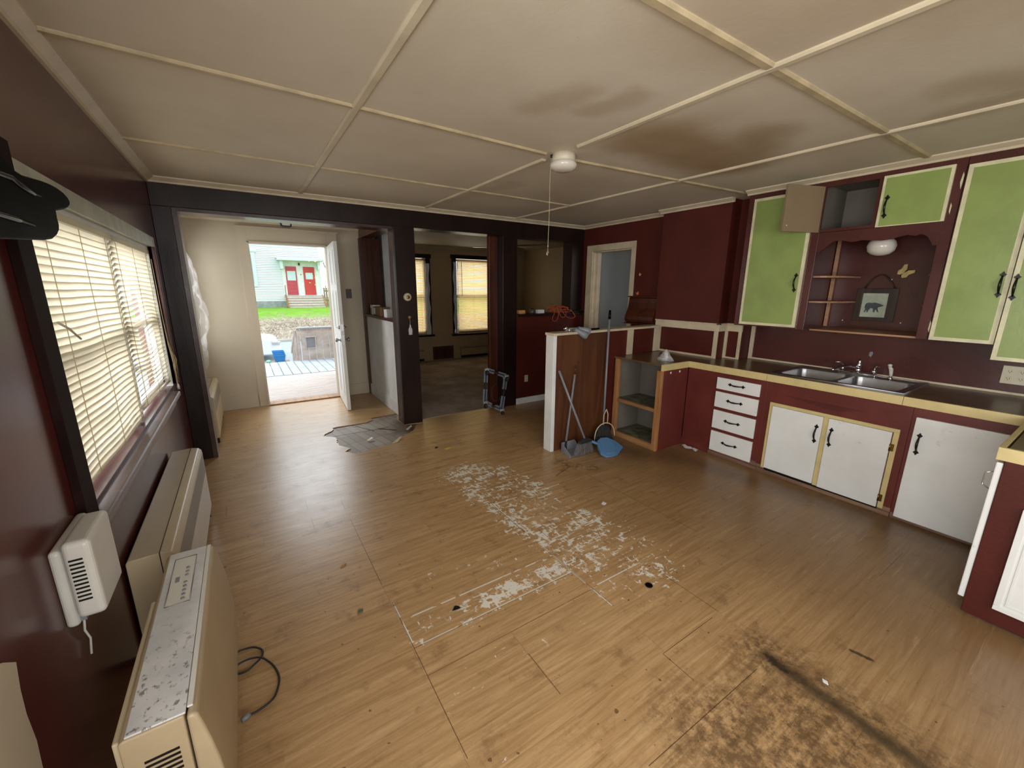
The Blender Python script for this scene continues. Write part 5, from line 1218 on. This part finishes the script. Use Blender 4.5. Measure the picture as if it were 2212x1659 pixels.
for k in range(9):
    xa = 1.49+k*.145
    m.box(xa, xa+.138, 9.95, 9.975, -.06, .64)
link('boards', m, DECK, t, .002)
link('cap_rail', MB().box(1.42, 2.85, 9.90, 10.02, .64, .668), DECK2, t, .002)
link('corner_post', MB().box(1.415, 1.475, 9.94, 10.02, -.06, .64), DECK, t, .003)
fr = link('hatch_frame', MB().box(1.565, 1.80, 9.925, 9.95, .445, .475).box(1.765, 1.79, 9.93, 9.95, .21, .445).box(1.575, 1.59, 9.93, 9.95, .21, .445).box(1.575, 1.79, 9.93, 9.95, .20, .215), DECK, t, .002)
lab(link('hatch', MB().box(1.59, 1.765, 9.943, 9.95, .215, .445), GREYP, t), 'dark grey square hatch')
t = thing('stair_rail', 'grey slatted stair rail going down from the deck', 'rail', (1.38, 10.3, -.3))
m = MB().box(1.38, 1.41, 9.98, 10.05, -.06, .60)
m.prism([(10.02, .60), (11.2, .02), (11.2, -.06), (10.02, .52)], 'x', 1.37, 1.42); link('handrail', m, DECK, t)
m = MB()
for k in range(7): m.box(1.38, 1.405, 10.05+k*.16, 10.08+k*.16, -.55, .54-k*.078)
link('balusters', m, DECK, t)
struct('floor_step', MB().box(-.5, 1.45, 9.96, 10.35, -.23, -.20).box(-.5, 1.45, 10.35, 10.75, -.40, -.37), DECK, 'wooden steps below the deck', 'step')
# bins and board
BLUEB = paint('bright_blue_bin', lin(40, 130, 205), .4, .05, 8)
tag(link('board', MB().box(.80, 1.30, 10.55, 11.05, -.22, -.185), PINEX, None, .004), 'light wooden board under the blue bins', 'board')
def bin_(z, lb, sh):
    t = thing('recycling_bin', lb, 'bin', (1.1+sh, 10.8, z), 'blue recycling bins on the board'); m = MB(); g = []
    for (s_, zz) in ((.84, 0), (.92, .10), (1.0, .15), (1.06, .15), (1.06, .172), (.97, .172), (.86, .02)):
        hx, hy = .115*s_, .10*s_; g.append([m.bm.verts.new((1.095+sh+a*hx, 10.8+b_*hy, z+zz)) for a, b_ in ((-1, -1), (1, -1), (1, 1), (-1, 1))])
    for A, B in zip(g, g[1:]):
        for k in range(4): m.bm.faces.new((A[k], A[(k+1) % 4], B[(k+1) % 4], B[k]))
    m.bm.faces.new(g[0][::-1]); m.bm.faces.new(g[-1]); m.norm(); link('tub', m, BLUEB, t, .004)
bin_(-.182, 'blue recycling bin at the bottom of the stack outside', .0); bin_(-.135, 'blue recycling bin in the middle of the stack outside', -.012); bin_(-.09, 'blue recycling bin at the top of the stack outside', -.024)
tag(link('toy_ball', MB().lathe([(0, 0), (.04, .01), (.055, .04), (.04, .07), (0, .08)], (.86, 10.7, -.18), 'z', 14), paint('green_toy', lin(130, 210, 170), .5, .1, 10)), 'pale green toy lump on the board beside the bins', 'toy')
# street, bank, lawn
ASPH = paint('pale_asphalt', lin(170, 178, 182), .9, .06, 2, .1)
struct('street', MB().box(-30, 40, 10.6, 19.3, -1.2, -.70), ASPH, 'grey street', 'street')
struct('kerb', MB().box(-30, 40, 19.3, 19.6, -1.2, -.60), paint('kerb_stone', lin(176, 172, 162), .9, .1, 4, .2), 'stone kerb of the street', 'kerb')
def mk_ground():
    t = NT('brush_and_lawn'); x, y, z = t.pos(); v = t.vec(x, y, z*2.0)
    n = t.noise(v, 2.2, 8, .8); n2 = t.noise(t.vec(x*2.0, y*.7, z), 5, 6, .8, 1.5)
    br = t.mix(t.ramp(n2, .40, .60), lin(128, 112, 92), lin(206, 194, 178)); br = t.mix(t.ramp(n, .56, .64)*.6, br, lin(120, 146, 70))
    gr = t.mix(t.ramp(n, .35, .65), lin(112, 158, 52), lin(142, 190, 72))
    c = t.mix(t.ramp(z + (n-.5)*.35, -.02, .12), br, gr); t.bump(n2, .6, .05); return t.out(c, .95, .1)
GRD = mk_ground()
m = MB(); g = []
ysec = [(19.6, -.62), (20.3, -.40), (21.5, -.05), (23, .06), (26, .16), (30, .12), (34, .12), (60, .3)]
for i in range(61):
    xx = -22+i*1.0; g.append([m.bm.verts.new((xx, yy, zz+.12*mnoise.noise(Vector((xx*.5, yy*.3, 0)))*(1 if 0 < k < 6 else .3))) for k, (yy, zz) in enumerate(ysec)])
for A, B in zip(g, g[1:]):
    for j in range(len(ysec)-1): f = m.bm.faces.new((A[j], B[j], B[j+1], A[j+1])); f.smooth = True
struct('lawn', m, GRD, 'green lawn above a bank of dry brush', 'lawn')
m = MB(); random.seed(5)
for k in range(900):
    xx = random.uniform(-1, 6.5); yy = random.uniform(19.7, 22.6); zz = -.60+(yy-19.7)*.26
    if yy > 21.6 and random.random() < .6: continue
    L = random.uniform(.15, .5); a = random.uniform(0, 2*PI); el = random.uniform(.1, 1.1)
    m.tube([(xx, yy, zz), (xx+L*.5*math.cos(a), yy+L*.3*math.sin(a), zz+L*.4*math.sin(el)), (xx+L*math.cos(a), yy+L*.5*math.sin(a), zz+L*.55*math.sin(el))], .009, 3, cap=False)
tag(link('brush', m, paint('dry_brush', lin(196, 180, 160), .9, .2, 3)), 'tangle of dry brush on the bank across the street', 'brush', kind='stuff')
# car corner
t = thing('car', 'white parked car partly hidden by the door frame outside', 'car', (-.8, 15.1, -.7))
CARW = paint('white_car_paint', lin(220, 226, 230), .2, .02, 3)
cp_ = [(1.34, -.50), (1.36, -.22), (1.30, -.08), (1.15, -.02), (.45, .08), (-.35, .62), (-2.0, .66), (-2.9, .2), (-3.1, -.1), (-3.1, -.5)]
link('body', MB().prism(cp_, 'y', 14.3, 16.0), CARW, t, .05, 3)
link('windscreen', MB().prism([(.40, .12), (-.30, .59), (-.33, .63), (.38, .16)], 'y', 14.45, 15.85), paint('car_glass', (.05, .06, .07), .08, .02, 3), t)
link('headlamp', MB().box(1.12, 1.35, 14.27, 14.31, -.2, -.08), CHROME, t, .02)
for xx in (-.1, -2.4): link('wheel', MB().lathe([(0, -.1), (.30, -.1), (.33, -.06), (.33, .06), (.30, .1), (0, .1)], (xx, 14.35, -.37), 'y', 20), BLACKR, t)
# house across the street
def mk_clap():
    t = NT('white_clapboard'); x, y, z = t.pos(); f = ((z-.55)/.115).fract()
    c = t.mix(t.op('LESS_THAN', f, .13), lin(226, 230, 232), lin(176, 182, 188)); return t.out(c, .6)  # shadow line of each board is painted into the siding colour
HS = mk_clap()
REDD = paint('house_red_door', lin(196, 62, 60), .5, .05, 4); REDD2 = paint('house_pink_red_door', lin(186, 70, 84), .5, .05, 4)
PALE = paint('pale_green_trim', lin(206, 220, 220), .6, .04, 4)
t = thing('house', 'white clapboard house across the street with a two-door porch', 'house', (2, 36, .1))
m = MB()
for k in range(60):
    z0 = .55+k*.115; m.prism([(34.0, z0), (33.95, z0), (33.992, z0+.115), (34.0, z0+.115)], 'x', -12, 5.62)
m.box(-12, 5.6, 34.0, 44, .1, 8.5); m.norm(); link('clapboards', m, HS, t)
link('foundation', MB().box(-12.05, 5.65, 33.95, 44, 0, .55), paint('stone_base', lin(150, 156, 158), .8, .12, 4, .2), t)
link('roof', MB().prism([(-12.6, 8.4), (6.2, 8.4), (-3.2, 13.5)], 'y', 33.4, 44.5), paint('roof_shingle', lin(110, 112, 116), .9, .1, 3), t)
link('porch_roof', MB().box(2.86, 5.80, 33.0, 34.0, 3.33, 3.47).prism([(33.0, 3.47), (34.0, 3.47), (34.0, 3.62)], 'x', 2.80, 5.86), PALE, t, .01)
for bx_ in (3.05, 5.42): link('porch_bracket', MB().box(bx_, bx_+.17, 33.3, 33.98, 2.75, 3.33), PALE, t, .02)
link('door_surround', MB().box(3.15, 5.55, 33.93, 33.99, .95, 3.33), WHITEP, t)
for x0, x1, mt, wz, wx, lb in ((3.37, 4.06, REDD2, (1.99, 2.64), (3.45, 3.98), 'pinkish red panelled house door'), (4.50, 5.24, REDD, (2.09, 2.55), (4.63, 5.10), 'bright red plank house door')):
    d = lab(link('door', MB().box(x0, x1, 33.88, 33.93, .98, 2.96), mt, t, .005), lb)
    link('pane', MB().box(wx[0], wx[1], 33.87, 33.88, wz[0], wz[1]), paint('pale_pane', lin(196, 214, 220), .2, .03, 4), d)
    m = MB()
    if mt is REDD2:
        for zc in (1.15, 1.42, 1.69): m.box(x0+.08, x1-.08, 33.865, 33.88, zc, zc+.20)
    else: m.box(x0+.02, x1-.02, 33.87, 33.88, 2.62, 2.66).box(x0+.02, x1-.02, 33.87, 33.88, 1.98, 2.02)
    link('door_rail', m, mt, d)
link('porch_lamp', MB().box(4.22, 4.32, 33.8, 33.93, 3.05, 3.22), BLK, t, .01)
link('house_number', MB().box(4.30, 4.36, 33.92, 33.93, 2.38, 2.44), BLK, t)
m = MB()
for k in range(5): m.box(3.25, 5.60, 32.5+k*.28, 34.0, .08+k*.165, .22+k*.165)
link('steps', m, paint('step_wood', lin(200, 190, 176), .8, .06, 6), t, .01)
link('step_side', MB().prism([(32.4, .0), (33.9, .9), (33.9, 1.0), (32.3, .15)], 'x', 3.16, 3.25).prism([(32.4, .0), (33.9, .9), (33.9, 1.0), (32.3, .15)], 'x', 5.60, 5.69).box(3.10, 3.15, 32.5, 32.56, .1, 1.65).box(5.66, 5.71, 32.5, 32.56, .1, 1.65), PINEX, t)
wf = link('window_frame', MB().box(-.2, 1.62, 33.90, 33.99, 1.55, 3.85).box(-.3, 1.75, 33.85, 33.99, 3.85, 4.0), PALE, t, .01)
link('window_glass', MB().box(.2, 1.40, 33.88, 33.90, 1.75, 3.7), paint('sky_pane', lin(150, 175, 188), .15, .03, 4), wf)
# bare trees behind and a fence
t = thing('bare_tree', 'leafless budding tree right of the white house', 'tree', (6.8, 30.3, 0)); random.seed(3)
BARK = paint('grey_bark', lin(150, 140, 126), .9, .1, 5); m = MB()
def branch(p, d_, L, r, n):
    q = p+d_*L; m.tube([p, p+d_*L*.5+Vector((random.uniform(-1, 1), random.uniform(-1, 1), 0))*L*.05, q], [r, r*.85, r*.65], 5, cap=False)
    if n:
        for k in range(3): branch(p+d_*L*random.uniform(.55, 1), (d_+Vector((random.uniform(-.7, .7), random.uniform(-.7, .7), random.uniform(-.1, .5)))).normalized(), L*.68, r*.55, n-1)
for bx_ in (6.4, 7.4): branch(Vector((bx_, 30.3, .1)), Vector((random.uniform(-.1, .1), 0, 1)), 1.5, .09, 5)
link('trunk', m, BARK, t)
m = MB()
for k in range(700):
    p = Vector((random.gauss(6.7, .8), random.gauss(30.3, .6), random.uniform(1.6, 4.6))); s_ = random.uniform(.03, .08)
    m._add([p+Vector((s_, 0, 0)), p+Vector((0, s_, s_)), p+Vector((-s_, 0, .3*s_))], [(0, 1, 2)])
lab(link('leaves', m, paint('spring_buds', lin(190, 206, 110), .8, .1, 3), t), 'sparse yellow-green spring buds')
m = MB()
for k in range(26): m.box(5.9+k*.16, 6.02+k*.16, 35.0, 35.05, .1, 1.5)
m.box(5.9, 10.0, 35.05, 35.1, .5, .6).box(5.9, 10.0, 35.05, 35.1, 1.2, 1.3)
tag(link('picket_fence', m, BARK), 'weathered board fence right of the white house', 'fence')
# building seen through the blinds
t = thing('neighbour_house', 'orange-brown shingled building glimpsed through the ivory blinds', 'house', (-5, 3, -1))
link('facade', MB().box(-6.2, -5, 1.2, 12, -1, 5), paint('orange_shingle', lin(190, 128, 96), .8, .12, 5, .1, stretch=(1, 1, 3)), t)
link('window_frame', MB().box(-5.0, -4.94, 4.2, 5.4, 1.1, 2.7), WHITEP, t)
struct('ground', MB().box(-40, -.2, -10, 10.6, -1.3, -1.0).box(4.9, 40, -10, 10.6, -1.3, -1.0).box(-.2, 4.9, 6.25, 10.6, -1.3, -1.0), paint('bare_ground', lin(150, 150, 130), .9, .1, 1), 'ground around the house', 'ground')
